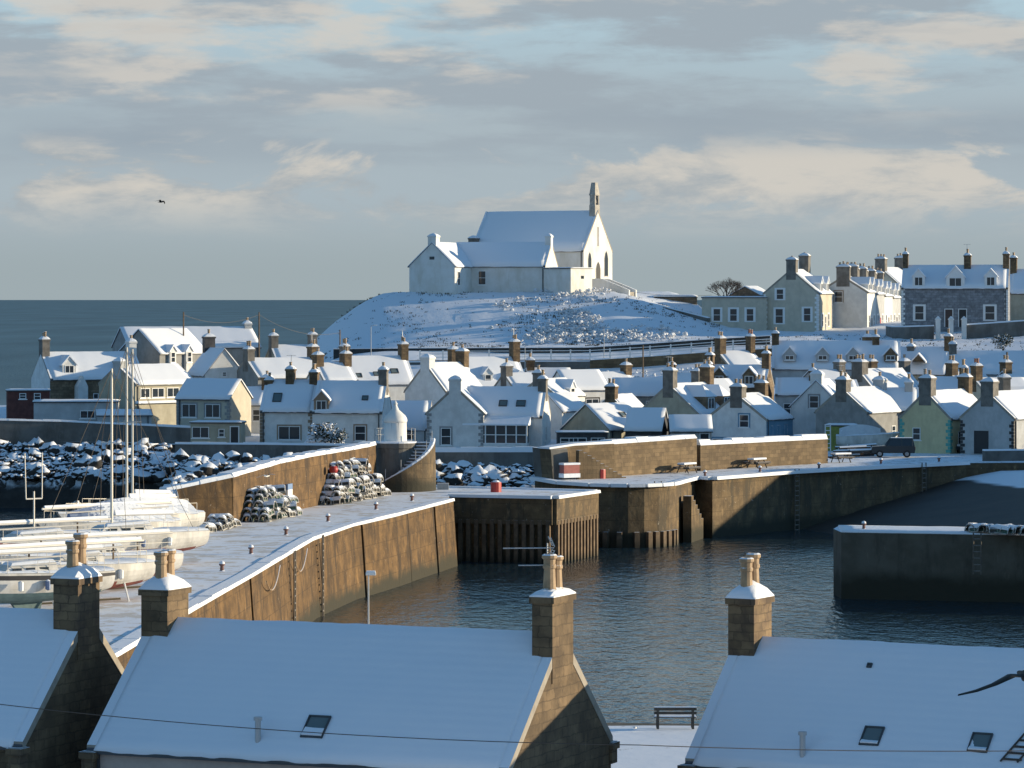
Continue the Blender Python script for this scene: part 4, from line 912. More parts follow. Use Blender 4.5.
Hs('f13',cot,'large gabled house with dark skews, tall twin-pot chimney and two canted bay dormers',668,367,5.4,58,8.6,7.2,414,385,'greyc',anchor='g',chim=((-1,2,1.5,'chimg',.9,1.2),(1,2,1.7,'chim',.9,1.2)),dorm=((-1.2,1.9,'h',1.5,.3,None,'brown'),(2.2,1.9,'h',1.5,.3,None,'brown')))
Hs('f14','shed','low white outhouse with two dark openings and flat snow roof behind the quay parapet',690,354,5.1,2,4.0,3,430,416,'lgrey',skew=False,cat='shed',group='sheds and outhouses',doors=(('f',-.8,1.8,1.4,'black'),('f',1.3,.8,1.6,'black')))
Hs('f15',cot,'white gable ended house with blue front wall and sunlit roof behind the low quay wall',736,362,5.1,62,6.6,6.6,419,395,'white',anchor='g',chim=((-1,2,.85,'chimg',1.1,1.3),(1,2,1.1,'chim',.8,1.2)),gwin=((-1,-.9,1.9,1.05,1.3,'blue'),(-1,1.9,-.05,1.4,.8,'blue')),win=((-2.0,.2,.7,1.9),(-.3,.2,.8,1.9),(1.6,.2,.8,1.9)),snow='roofsnow')
b=MB(); b.box(-3.2,3.3,-3.345,-3.31,-2,H['f15'].he-.02); b.build('front_render',M['blue'],H['f15'].root)
# --- second row
Hs('s1',cot,'cottage with long bright roof, three roof lights and twin-pot chimney above the paired cottages',374,396,6.8,22,7.6,6,383,357,'white',chim=((1,2,1.4,'chim'),(-1,2,1.2,'chimg')),sky=((-2.6,.75,.6,.5),(-.5,.7,.6,.5),(1.7,.6,.8,.6)))
Hs('s2',cot,'white gabled house with a broad white chimney and lit right roof behind the lighthouse',425,383,6.2,54,7,5.4,391,364,'white',anchor='g',chim=((-1,0,.7,'white',1.0,1.2),(1,1,1.3,'chim')))
Hs('s3',cot,'cottage with a bright roof and two tiny pointed dormers below the chapel hill',484,400,7.0,24,8.2,6.2,388,358,'white',chim=((-1,1,1.0,'chim'),(1,2,1.8,'chim')),dorm=((-.6,1.1,'g',1.0,.6),(3.0,1.1,'g',1.0,.2)))
Hs('s4',cot,'cottage with blue shaded roof and two small pointed dormers, brown lit right gable',738,394,7.2,-14,7.0,5.6,386,366,'brown',chim=((-1,2,1.2,'chim'),(1,2,1.4,'chim',.8,1.2)),dorm=((-1.6,1.4,'g',1.2,.15,None,'brown'),(1.7,1.4,'g',1.2,.15,None,'brown')))
Hs('s5',cot,'cottage with a small bright roof between two chimneys, one with red pots',735,414,9.0,30,4.8,5.2,367,352,'brown',chim=((-1,2,1.6,'chim'),(1,2,1.8,'chim',.6,1.1,'potr')))
Hs('s6','terraced_house','long pale terraced house with blue roof and four pointed dormers below the upper street',836,418,9.5,-4,14.8,6.5,368,342,'lgrey',chim=((-1,1,1.0,'chim'),(.62,2,.6,'chim',.8,1.3)),dorm=((-5.4,1.5,'g',1.5,.1,None,'lgrey',3.2),(-1.6,1.5,'g',1.5,.1,None,'lgrey',3.2),(1.9,1.5,'g',1.5,.1,None,'lgrey',3.2),(6.2,1.5,'g',1.5,.1,None,'brown',3.2)))
Hs('s7','terraced_house','grey terraced house with plain blue roof and green grey right gable below the snowy bank',915,421,9.5,-16,8.6,6.2,373,348,'greyc',chim=((1,1,1.4,'chim',.8,1.2),(-.1,1,.2,'chimg')),dorm=((-2.4,1.5,'g',1.3,.1,None,'brown',3.3),(.9,1.5,'g',1.3,.1,None,'brown',3.3)))
Hs('s8',cot,'tall white gabled house with a white chimney and one square gable window',816,369,5.4,72,6,5.2,406,381,'white',anchor='g',chim=((-1,0,.75,'white',1.1,1.2),),gwin=((-1,.2,3.3,1.0,1.3,'margin'),),skew=False)
Hs('s9',cot,'grey gabled house with streaked lit roof behind the green shed and white boat',841,361,5.2,56,8.6,5.8,412,389,'grey',anchor='g',chim=((-1,2,.95,'chimg',1.0,1.2),(1,1,.8,'lgrey')),win=((-2.4,.8,.7,.9),(1.4,.8,.8,1.1),))
Hs('s10',cot,'cottage with dark left gable and bright roof just behind the streaked roofed grey house',857,390,6.4,44,7.6,5.4,393,370,'grey',anchor='g',chim=((-1,3,.9,'chimg',1.0,1.5),))
Hs('s11',cot,'cream gabled house with green edging and one small gable window beside the dark car',925,348,5.1,57,9.2,5.4,418,392,'creamq',anchor='g',chim=((-1,2,1.35,'chimg',1.1,1.3),(1,2,1.3,'chim',.8,1.2)),gwin=((-1,.9,1.15,.85,1.2),),quoin='teal',win=((-2.5,.8,.8,1.2),))
Hs('s12',cot,'pale gabled house with black quoins and dark doorway beside the low dark quay wall',987,344,5.1,57,9.2,5.6,418,393,'lgrey',anchor='g',chim=((-1,0,1.1,'chimg',1.2,1.3),),quoin='black',gwin=((-1,-.6,.3,1.3,1.9,'black','pair','x'),) if 0 else (),doors=(('l',.6,1.3,2.1,'black','black'),))
Hs('s13',cot,'long cottage with wide blue snow roof above the quay houses at the right',996,408,8.6,-4,10.5,6,373,352,'lgrey',chim=((-1,1,.9,'chimg'),(1,1,1.4,'dark')))
Hs('s14',cot,'small cottage with shaded roof and two tall chimneys between the two gabled quay houses',945,377,6.4,-12,4.6,5,392,378,'greyc',chim=((1,2,1.1,'chim',.8,1.2),))
Hs('s15',cot,'cottage with a bright roof and an orange brown chimney behind the black quoined gable',1000,374,6.4,24,6.4,5.2,394,379,'cream',chim=((-1,2,1.4,'chim',.8,1.1,'potr'),))
Hs('s16',cot,'cottage with part lit roof and low chimney behind the tall white gabled house',836,386,6.2,10,4.5,5,397,381,'lgrey',chim=())
Hs('s17',cot,'white cottage with half lit roof filling the gap right of the black quoined gable',1034,362,5.6,16,7.2,5.6,410,388,'white',chim=((-1,1,1.1,'chimg'),),win=((-2,.5,1,1.3),))
# --- upper street
st_='upper street houses on the hill'
Hs('u1',cot,'cream gabled house with white framed windows on the upper street, right of the bare tree',791,478,15.4,72,8.5,7.4,293,270,'cream',anchor='g',group=st_,chim=((-1,1,1.4,'chimg',1.3,1.3,'pot',.4),(1,1,2.0,'chimg',1.3,1.3,'pot',.4)),gwin=((-1,-2.2,1.5,1.0,1.8,'frame'),(-1,1.6,1.2,1.1,2.0,'frame'),(-1,1.5,4.4,1.0,1.4,'frame')),dorm=((-1.8,1.3,'g',1.3,.1,None,'white',3.6),(1.8,1.3,'g',1.3,.1,None,'white',3.6)),win=((-1.8,.8,.9,1.7,'frame'),(0,.2,.8,2,'frame'),(1.8,.8,.9,1.7,'frame')),quoin='frame')
Hs('u2','wing','flat roofed cream wing with three white framed windows joined to the upper gabled house',734,481,15.4,-3,8.6,5,298,298,'cream',flat=True,cat='house wing',group=st_,win=((-2.3,1.5,1.0,1.7,'frame'),(-.1,1.5,1.0,1.7,'frame'),(2.1,1.5,1.0,1.7,'frame')),deep=3)
labs=['white end house of the upper street terrace with one small gable window','second house of the upper street terrace, just behind the white end house','third house of the upper street terrace, with clustered pots','last house of the upper street terrace, nearest the sea']
th=R(75); ax0,ay0=wx(843,486),486.0
for i in range(4):
    X=ax0+7.3*i*math.cos(th); Y=ay0+7.3*i*math.sin(th)
    yr=298-(wz(277,486)-20-.25*i)*F/Y; ye=298-(wz(292,486)-20-.25*i)*F/Y
    Hs('t%d'%i,'terraced_house',labs[i],512+X*F/Y,Y,15.2,75,7.25,6.6,ye,yr,'white' if i%2==0 else 'lgrey',anchor='g',group=st_,chim=((-1,3,1.4,'chimg',.9,1.8,'pot',.6),(1,3,1.5,'chimg',.9,1.8,'pot',.6)),
       gwin=((-1,.6,4.2,1.1,1.5,'sand'),) if i==0 else (),dorm=((-1.7,1.3,'g',1.4,.05,None,'white',4.0),(1.7,1.3,'g',1.4,.05,None,'white',4.0)),win=((-2,.8,.9,1.7,'frame'),(2,.8,.9,1.7,'frame')),doors=(('f',0,.9,2.1,'red' if i==1 else 'door'),),skew=True)
Hs('u3',cot,'blue grey stone house with three white dormers and paired doors on the upper street',956,476,16.2,-10,13.9,7.2,288,266,'bluegrey',group=st_,chim=((-1,1,1.6,'chim',.7,1.2),(.22,2,1.4,'chim',.9,1.6),(1,1,1.6,'chim',.8,1.4)),
   dorm=((-4.7,1.6,'g',1.5,.05,None,'frame',3.5),(.1,2.4,'g',1.6,.05,None,'frame',3.5),(4.7,1.6,'g',1.5,.05,None,'frame',3.5)),win=((-4.6,.9,1.2,1.9,'frame'),(4.6,.9,1.3,1.9,'frame')),doors=(('f',-.75,.95,2.3,'door'),('f',1.05,.95,2.3,'black')),quoin='frame')
Hs('u4',cot,'stone house end with tall chimney at the far right of the upper street',1040,494,16.6,-12,8,6.6,293,270,'greyc',group=st_,chim=((-1,2,1.7,'chim',.9,1.5),))
Hs('u5','shed','small brown gabled shed with snow roof behind the bare tree on the upper street',745,505,15.8,64,4.6,4.4,295,287,'brown',anchor='g',cat='shed',group='sheds and outhouses',skew=False)
Hs('u6','shed','low flat roofed outbuilding with a deep snow roof right of the chapel',676,512,19.2,-3,6,5,297.5,297.5,'brown',flat=True,cat='shed',group='sheds and outhouses',thick=.3)
# more cottages crowded between the rows
for q in (
 ('x1','small cottage with half lit roof above the window porch, left of the blue plain roof',612,408,8.6,32,4.6,4.6,388,373,'white',((1,1,.9,'chim'),)),
 ('x2','squat brown cottage with a bright strip of roof right of the bay dormers',712,386,6.8,38,4.8,4.8,396,380,'brown',((-1,2,1.0,'chimg'),)),
 ('x3','small pale cottage tucked left of the tall white gabled house',796,392,6.8,-6,4.4,4.6,394,379,'lgrey',((1,1,.9,'chim'),)),
 ('x4','grey cottage with bright narrow roof below the lone stepped chimney',888,406,8.6,28,5.2,4.8,385,370,'grey',((-1,2,1.0,'chim'),(1,1,1.0,'chimg'))),
 ('x5','grey house with plain blue roof running back beside the cream gabled house',893,368,5.4,-8,5.4,5.0,409,389,'grey',((.6,1,.7,'lgrey'),)),
 ('x6','cottage with short bright roof and paired pots right of the green grey gable',966,394,7.8,30,4.6,4.6,387,373,'white',((-1,2,1.1,'chim'),)),
 ('x7','little cottage with lit roof peeping over the right half of the paired cottages',332,380,7.0,28,4.0,4.4,380,364,'white',((-1,1,1.0,'chim'),(1,2,1.1,'chim'))),
 ('x8','small white cottage with bright roof behind the glass porch wing',522,390,6.8,30,4.6,4.4,388,374,'white',((-1,1,.9,'chimg'),)),
 ('x9','narrow white cottage filling the gap left of the paired white cottages',254,371,6.8,-14,3.6,4.6,404,388,'white',((1,1,1.1,'chim'),)),
 ('x10','small white lean cottage beside the narrow lit roof right of the glass porch',560,367,5.6,50,4.0,3.8,410,394,'white',()),
 ('x11','cottage with a shaded roof between the two brown chimneys behind the big dark gable',690,392,7.4,-10,4.8,4.6,389,374,'greyc',((-1,1,1.0,'chim'),(1,2,1.1,'chim'))),
 ('x12','small cottage with a lit roof between the blue terrace and the tall white gable',826,402,8.2,30,4.4,4.6,384,371,'lgrey',((1,2,1.0,'chimg'),)),
 ('x13','grey cottage with bright roof at the right edge above the orange pot chimney',1022,396,7.4,26,5.0,4.6,386,372,'grey',((-1,2,1.1,'chim'),)),
 ('x14','low white cottage with shaded roof between the bright roofs under the road wall',548,404,8.4,8,4.8,4.6,382,369,'white',((-1,1,1.0,'chim'),))):
    Hs(q[0],cot,q[1],q[2],q[3],q[4],q[5],q[6],q[7],q[8],q[9],q[10],chim=q[11],win=((-.9,.6,.8,1.2),(1.0,.6,.8,1.2)),skew=(len(q[0])%2==0))
Hs('u7',cot,'tall cream house with lit roof behind the terrace of the upper street',880,540,15.6,60,8,7,287,268,'cream',anchor='g',group=st_,chim=((-1,3,1.4,'chimg',.9,1.6,'pot',.6),(1,3,1.6,'chimg',.9,1.6,'pot',.6)))
# walls of the upper street
wallrun('front_garden_wall','dark curved front garden wall before the blue grey stone house',[(wx(888,466),469),(wx(893,464),465),(wx(905,463),463.5),(wx(934,463),463)],lambda x,y:13.5,[wz(326,467),wz(327,465),wz(327,463),wz(326,463)],.5,'gwall',.15)
wallrun('front_garden_wall','long dark front garden wall rising to the right of the white gate piers',[(wx(967,463),463),(wx(1024,463),463),(wx(1100,464),464)],lambda x,y:13.0,[wz(325,463),wz(321,463),wz(316,464)],.5,'gwall',.15)
for px_,lb in ((938,'leftmost of the three white gate piers before the blue grey house'),(951,'middle one of the three white gate piers before the blue grey house'),(964,'rightmost of the three white gate piers before the blue grey house')):
    b=MB(); X=wx(px_,462.6); zt=wz(320,462.6); b.box(X-.28,X+.28,462.3,462.9,14,zt); b.box(X-.36,X+.36,462.22,462.98,zt,zt+.14); b.hexa([(X-.34,462.25,zt+.143),(X+.34,462.25,zt+.143),(X+.34,462.95,zt+.143),(X-.34,462.95,zt+.143),(X-.05,462.55,zt+.5),(X+.05,462.55,zt+.5),(X+.05,462.65,zt+.5),(X-.05,462.65,zt+.5)])
    tag(b.build('gate_pier',M['white']),lb,'gate pier','white gate piers on the upper street')
wallrun('hillside_wall','dark drystone wall running down the right shoulder of the chapel hill',[(wx(629,482),488),(wx(660,482),482),(wx(708,478),478)],lambda x,y:13,[wz(300,488),wz(306,482),wz(318,478)],.6,'gwall',.12)
# two massive freestanding chimney stumps on the snowy bank
ks=empty('chimney_stack',(wx(870,436),436,12),0,'lone stepped brown chimney stack standing out of the snowy bank below the upper street','chimney')
b=MB(); b.box(-.9,.3,-.5,.7,-2,wz(337,436)-12); b.box(.32,1.2,-.6,.6,-2,wz(346,436)-12); b.build('stack',M['chim'],ks)
MB().lathe([(.2,0),(.16,.6),(.2,.7),(.12,.8)],(-.3,.1,wz(337,436)-12),10).build('chimney_pot',M['pot'],ks)
b=MB(); zt=wz(337,436)-12; b.hexa([(-.95,-.55,zt),(.35,-.55,zt),(.35,.75,zt),(-.95,.75,zt),(-.6,-.2,zt+.4),(0,-.2,zt+.4),(0,.4,zt+.4),(-.6,.4,zt+.4)]); b.build('snow_cap',M['snow'],ks)

# --- the chapel
ch=House('chapel','tall white chapel with snow roof, lancet windows and bellcote on top of the hill',541.5,505,20.7,-27,17.6,9.2,251,212,'church',cat='chapel',group=None,chim=(),thick=.12,fine=5,deep=3)
CH=ch
def lancet(h,y,z0,w,hh,name='lancet_window',mt='glass',side='r'):
    P=Vector((h.L/2,y,0)); ax=Vector((0,1,0)); n=Vector((1,0,0)); pts=[(-w/2,z0),(w/2,z0),(w/2,z0+hh*.7),(w*.28,z0+hh*.9),(0,z0+hh),(-w*.28,z0+hh*.9),(-w/2,z0+hh*.7)]
    b=MB(); b.ext([P+ax*(u*1.35)+Vector((0,0,z0+(v-z0)*1.06-.1))+n*-.02 for u,v in pts],n*.05); o=b.build(name,M['margin'],h.root)
    b=MB(); b.ext([P+ax*u+Vector((0,0,v))+n*-.02 for u,v in pts],n*.085); b.build('pane' if mt=='glass' else 'panel',M[mt],o)
lancet(ch,-2.7,2.4,.85,3.2); lancet(ch,2.6,2.4,.95,3.4); lancet(ch,0,1.1,1.15,3.2,'door','black')
b=MB(); b.fbox(Vector((ch.L/2,0,0)),Vector((0,1,0)),Vector((1,0,0)),-.15,.15,6.5,9.2,-.02,.06); b.build('ornament',M['margin'],ch.root)
# bellcote
bc=MB(); X=ch.L/2-.55; zr=ch.hr
bc.box(X-.45,X+.45,-.75,.75,zr-2.0,zr+.9); bc.box(X-.4,X+.4,-.7,-.42,zr+.9,zr+2.2); bc.box(X-.4,X+.4,.42,.7,zr+.9,zr+2.2); bc.box(X-.48,X+.48,-.76,.76,zr+2.2,zr+2.45)
bc.hexa([(X-.44,-.72,zr+2.45),(X+.44,-.72,zr+2.45),(X+.44,.72,zr+2.45),(X-.44,.72,zr+2.45),(X-.3,-.4,zr+4.0),(X+.3,-.4,zr+4.0),(X+.3,.4,zr+4.0),(X-.3,.4,zr+4.0)])
bo=bc.build('bellcote',mat('bellcote_stone',(.42,.40,.36),(.3,.28,.25),1.5,.9,.02,streak=.3,snow=.75),ch.root)
MB().lathe([(.36,0),(.34,.1),(.24,.5),(.1,.75),(.05,.8)],(X,0,zr+1.15),12).build('bell',M['iron'],bo)
ch.chimney(-.97,0,.6,'chimg',1.1,1.2,z=ch.he+1.2,y=-4.2)
hl=House('chapel_hall','low cream hall with a grey skewed gable in front of the chapel',504,493,20.6,-17,13.6,6,266,243,'church',cat='hall',group=None,chim=((1,0,.9,'church',.8,1.0),),fine=5,deep=3,win=((-2.2,1.2,1.1,1.9,None,'sash'),),)
hw=House('chapel_hall_wing','shaded white gabled wing with chimney at the left end of the chapel hall',432,487,20.5,68,8.5,6.7,266,243,'church',anchor='g',cat='hall',group=None,chim=((-1,0,.95,'church',1.3,1.2),),skew=False,fine=5,deep=3,win=((-2.9,1.2,.8,1.9),),)
b=MB(); b.fbox(Vector((-4.25,.0,0)),Vector((0,-1,0)),Vector((-1,0,0)),-.35,.35,4.7,5.1,-.02,.04); b.build('vent',M['gutter'],hw.root)
ha=House('chapel_store','flat roofed white store with a lit right face beside the chapel hall',568,488,20.6,-40,4.7,4.6,269,269,'church',flat=True,cat='store',group=None,deep=3)
b=MB(); b.fbox(Vector((2.35,.4,0)),Vector((0,1,0)),Vector((1,0,0)),-.5,.1,2.0,2.4,-.02,.03); b.build('window',M['glass'],ha.root)
rm=empty('chapel_steps',(wx(611,494),494,20.6),R(-27),'stone ramped steps leading up to the chapel door','steps')
b=MB(); b.ext([(-3.2,-.6,-2),(3.0,-.6,-2),(3.0,-.6,.5),(2.0,-.6,.9),(-1.0,-.6,2.0),(-3.2,-.6,2.1)],(0,.35,0)); b.ext([(-3.2,1.6,-2),(3.0,1.6,-2),(3.0,1.6,.5),(2.0,1.6,.9),(-1.0,1.6,2.0),(-3.2,1.6,2.1)],(0,.35,0)); b.build('side_wall',M['church'],rm)
b=MB()
for i in range(8): b.box(-3.2+i*.75 if i else -3.2,-2.45+i*.75,-.24,1.59,-2,1.5-i*.18)
b.build('stair',M['skew'],rm)

# --- foreground houses
fg='near rooftops along the harbour front'
A=House('near_house','nearest left house with deep shadowed stone gable and twin buff pots on its chimney',88,109,2.7,22,14,7.6,712,619,'fgstone',anchor='c',group=fg,snow='fgsnow',fine=12,thick=.10) if 0 else None
def near(name,label,gx,gD,rot,L,W,zr,ze,side,**k):
    th=R(rot); X=wx(gx,gD)-side*(L/2)*math.cos(th); Y=gD-side*(L/2)*math.sin(th)
    py=lambda z:298+(20-z)*F/Y
    h=House(name,label,512+X*F/Y,Y,2.7,rot,L,W,py(ze),py(zr),anchor='c',group=fg,snow='fgsnow',fine=14,thick=.09,**k); return h
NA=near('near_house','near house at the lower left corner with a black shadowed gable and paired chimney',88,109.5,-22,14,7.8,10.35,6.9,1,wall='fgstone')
NA.chimney(1,2,1.15,'chim',.85,1.35,'pot',1.15,cap=1.2)
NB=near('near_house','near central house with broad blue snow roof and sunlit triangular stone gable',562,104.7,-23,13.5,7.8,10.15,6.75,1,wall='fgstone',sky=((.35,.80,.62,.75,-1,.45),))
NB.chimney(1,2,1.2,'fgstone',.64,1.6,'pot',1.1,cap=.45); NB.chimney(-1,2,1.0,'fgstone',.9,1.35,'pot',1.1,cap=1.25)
b=MB(); b.box(-6.73,6.73,-3.945,-3.905,-1,4.0); b.build('front_render',M['pink'],NB.root)
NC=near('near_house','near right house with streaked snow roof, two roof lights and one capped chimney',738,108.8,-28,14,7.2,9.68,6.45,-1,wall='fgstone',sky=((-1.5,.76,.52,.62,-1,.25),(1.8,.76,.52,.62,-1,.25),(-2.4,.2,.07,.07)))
NC.chimney(-1,2,1.3,'chim',.85,1.3,'pot',1.25,cap=1.35)
b=MB(); b.box(-6.98,6.98,-3.645,-3.605,-1,3.6); b.build('front_render',M['white'],NC.root)
NCx=NC
# flat joints of the eaves: skewputs
for h in (NA,NB,NC):
    for sd in (-1,1):
        for sg in (-1,1):
            b=MB(); x=sd*(h.L/2-.13); y=sg*(h.W/2+.12); b.box(x-.2,x+.2,y-.22,y+.22,h.he-.75,h.he-.1); b.box(x-.26,x+.26,y-.28,y+.28,h.he-.32,h.he-.12)
            b.build('skewput',M['chim'],h.root)
# lower roof in front of the middle house
LR=near('lean_to','low snow roofed outshot in front of the central near house',478,97.5,-23,6.6,4.2,6.75,5.2,1,wall='pink',skew=False)
for h,x,t in ((NB,-1.3,.93),(NC,-3.4,.95)):
    b=MB(); d=h.W/2*t; z=h.hr-h.m*d; b.tube((x,-d,z-.2),(x,-d,z+.75),.09); b.tube((x,-d,z+.75),(x,-d,z+.85),.13); b.build('vent_pipe',M['gal'],h.root)
# roof ladder on the right house
b=MB(); h=NC
for i in range(8):
    d=h.W/2*(.55+.05*i); z=h.hr-h.m*d+.25; x=3.35-.10*i
    b.tube((x,-d,z),(x+.55,-d,z),.035,n=5)
for k_ in (0,.5): b.tube((3.35+k_,-h.W/2*.53,h.hr-h.m*h.W/2*.53+.25),(2.6+k_,-h.W/2*.92,h.hr-h.m*h.W/2*.92+.25),.03,n=5)
b.build('roof_ladder',M['iron'],NC.root)
# ------------------------------------------------------------------ aerial, cables, poles
p=NB.at(NB.L/2-.4,-.15,NB.hr+2.6)
ae=empty('roof_aerial',p,R(8),'frost covered yagi aerials on the chimney of the central near house','aerial')
b=MB(); b.tube((0,0,-1.9),(0,0,.12),.022,n=6); b.build('mast',M['gal'],ae)
for zz,l in ((-.02,1.3),(-.52,.85)):
    b=MB(); b.tube((.2,0,zz),(-l,0,zz),.02,n=5)
    for i in range(9 if l>1 else 5):
        x=-l+.04+i*(l/9 if l>1 else l/5); b.tube((x,-.13,zz),(x,.13,zz),.012,n=4)
    if l>1:
        for s_ in (-1,1):
            b.tube((.18,-.25,zz+.05*s_),(.06,-.25,zz+.32*s_),.02,n=4); b.tube((.18,.25,zz+.05*s_),(.06,.25,zz+.32*s_),.02,n=4)
            for k in range(4): b.tube((.17-.03*k,-.25,zz+s_*(.07+.07*k)),(.17-.03*k,.25,zz+s_*(.07+.07*k)),.012,n=4)
    b.build('antenna',M['gal'],ae)
for key,t,hh in (('f1',-.05,2.6),('s1',1,2.9),('s3',1,3.2),('f13',-1,2.9),('s9',-1,2.4),('s11',-1,2.8),('s4',1,2.9),('l11',1,2.7),('u3',.22,2.9)):
    h=H[key]; x=t*(h.L/2-.4); b=MB(); b.tube((x,.2,h.hr),(x,.2,h.hr+hh),.03,n=5); b.tube((x-.5,.2,h.hr+hh-.05),(x+.5,.2,h.hr+hh-.05),.025,n=4)
    for i in range(5): b.tube((x-.45+i*.22,-.1,h.hr+hh-.05),(x-.45+i*.22,.5,h.hr+hh-.05),.018,n=4)
    b.build('aerial',M['gal'],h.root)
def cable(label,p,q,sag,r=.012,m='iron',n=18):
    b=MB(); p=Vector(p);q=Vector(q); pts=[]
    for i in range(n+1):
        t=i/n; c=p.lerp(q,t); c.z-=sag*4*t*(1-t); pts.append(c)
    b.path(pts,r,5); return tag(b.build('overhead_cable',M[m]),label,'cable')
def on(px_,py,D): return Vector((wx(px_,D),D,wz(py,D)))
cable('thin dark overhead cable crossing the left and central near roofs',on(-60,697,92),on(640,745,88),.25)
cable('thin dark overhead cable crossing the lower part of the right near roof',on(640,745,88),on(1080,750,92),.08)
def pole(name,px_,ytop,ybase,D,label,r=.10,arm=False):
    z1=wz(ytop,D); z0=wz(ybase,D)-1.5; e=empty(name,(wx(px_,D),D,z0),0,label,'pole','utility poles in the village')
    MB().tube((0,0,0),(0,0,z1-z0),r,r*.7,8).build('post',M['timber'],e)
    if arm: MB().obox((0,0,z1-z0-.5),(1.3,.12,.14),.5).build('cross_arm',M['timber'],e)
    return Vector((wx(px_,D),D,z1-.3))
q1=pole('utility_pole',183.5,312,375,398,'tall timber pole in front of the warehouse roof at its middle'); q2=pole('utility_pole',259,312,358,408,'tall timber pole at the right end of the warehouse roof'); q3=pole('utility_pole',340,330,355,420,'short timber pole against the left flank of the chapel hill')
q4=pole('utility_pole',643,345,392,402,'dark pole in front of the road retaining wall',.1); q5=pole('utility_pole',1007,352,375,402,'dark stub pole on the long blue roof at the right',.14,False)
cable('fine cable slung between the two poles before the warehouse',q1,q2,.9,.018); cable('fine cable from the warehouse end pole towards the chapel hill',q2,q3,1.0,.018)
cable('fine cable leaving the chapel gable towards the upper street',on(614,288,497),on(712,295,486),.5,.02)
def lamp(px_,yt,yb,D,label,z_arm=.5,side=1,r=.06):
    z1=wz(yt,D); z0=wz(yb,D); e=empty('street_lamp',(wx(px_,D),D,z0),0,label,'street lamp','slim street lamps')
    b=MB(); b.tube((0,0,-.6),(0,0,z1-z0),r,r*.7,8); b.tube((0,0,z1-z0),(side*z_arm,0,z1-z0+.1),r*.6,n=6); b.build('post',M['gal'],e)
    b=MB(); b.obox((side*(z_arm+.06),0,z1-z0+.08),(.34,.2,.1)); b.build('lamp_head',M['frame'],e)
    b=MB(); b.obox((side*(z_arm+.06),0,z1-z0+.155),(.3,.17,.05)); b.build('snow',M['snow'],e)
lamp(371,326,352,447,'slim street lamp with a white head at the left foot of the chapel hill'); lamp(525,346,372,442.5,'plain grey lamp column by the road behind the little dormer roofs'); lamp(604,328,361,446,'slim lamp column by the railed road below the lit scrub')
lamp(368.5,576,640,123,'slim grey lamp column rising behind the ridge of the central near house',.02,1,.035)

# ------------------------------------------------------------------ creels
def creel_mesh():
    b=MB(); L_,W_,Hh=.42,.27,.34
    for x in (-L_,0,L_):
        pts=[(x,W_*math.cos(t),Hh*math.sin(t)*1.1+.05) for t in [math.pi*i/7 for i in range(8)]]
        b.path(pts,.028,5)
    for y in (-W_,0,W_): b.obox((0,y,.03),(2*L_,.06,.05))
    for t in (.55,1.57,2.6): b.tube((-L_,W_*math.cos(t),Hh*1.1*math.sin(t)+.05),(L_,W_*math.cos(t),Hh*1.1*math.sin(t)+.05),.02,n=4)
    b.m=1
    for x0 in (-L_*.97,L_*.03):
        for i in range(1,6):
            t0,t1=math.pi*i/7+.06,math.pi*(i+1)/7-.06; k=.96
            
            b.add([(x0,W_*k*math.cos(t0),Hh*1.1*math.sin(t0)+.05),(x0+L_*.9,W_*k*math.cos(t0),Hh*1.1*math.sin(t0)+.05),(x0+L_*.9,W_*k*math.cos(t1),Hh*1.1*math.sin(t1)+.11),(x0,W_*k*math.cos(t1),Hh*1.1*math.sin(t1)+.11)],[(0,1,2,3)])
    b.hexa([(-L_*.9,-.2,.36),(L_*.9,-.2,.36),(L_*.9,.2,.36),(-L_*.9,.2,.36),(-L_*.7,-.1,.47),(L_*.7,-.1,.47),(L_*.7,.1,.47),(-L_*.7,.1,.47)])
    b.m=2
    for x0 in (-L_,): 
        for i in range(7):
            t0,t1=math.pi*i/7,math.pi*(i+1)/7; k=.93
            b.add([(x0,W_*k*math.cos(t0),Hh*math.sin(t0)),(x0+2*L_,W_*k*math.cos(t0),Hh*math.sin(t0)),(x0+2*L_,W_*k*math.cos(t1),Hh*math.sin(t1)),(x0,W_*k*math.cos(t1),Hh*math.sin(t1))],[(0,1,2,3)])
    return b
net=mat('dark_netting',(.03,.035,.035),(.08,.08,.07),9,.9); net2=mat('green_netting',(.03,.10,.07),(.12,.14,.11),9,.9); crf=mat('creel_frame',(.50,.47,.42),(.22,.2,.17),5,.8,snow=.3)
cm1=creel_mesh().build('lobster_creel',[crf,M['snow'],net]); cm2=creel_mesh().build('lobster_creel',[crf,M['snow'],net2])
used=[0,0]
def creel(k,loc,rz,tilt,label,group):
    o=(cm1,cm2)[k]
    if used[k]: o=o.copy(); C.objects.link(o)
    used[k]=1; o.location=loc; o.rotation_euler=(tilt,random.uniform(-.12,.12),rz); o.scale=(1.3,1.3,1.2); tag(o,label,'creel',group)
def pile(px0,py0,px1,py1,n_l,rows,depth,k,label,group,slump=0.,rz0=None):
    a=gp(px0,py0,5.0); c=gp(px1,py1,5.0); d=(c-a); l=d.length; d.normalize(); nn=Vector((d.y,-d.x,0)); rz=math.atan2(d.y,d.x)
    for h in range(rows):
        nl=max(1,int(n_l-h*slump))
        for i in range(nl):
            for j in range(max(1,depth-(h>rows*.5))):
                p=a+d*(l*(i+.5+h*slump*.5)/n_l)+nn*(.15+j*.62); p.z=5.02+h*.40+random.uniform(-.04,.04)
                creel(k if random.random()<.85 else 1-k,p,rz+R(90)*(0 if random.random()<.7 else 1)+random.uniform(-.3,.3),random.uniform(-.25,.25),label,group)
pile(314,505.5,369,494.5,8,7,3,0,'creel in the big snowy heap at the sea wall beneath the stair','creels in the big heap',.55)
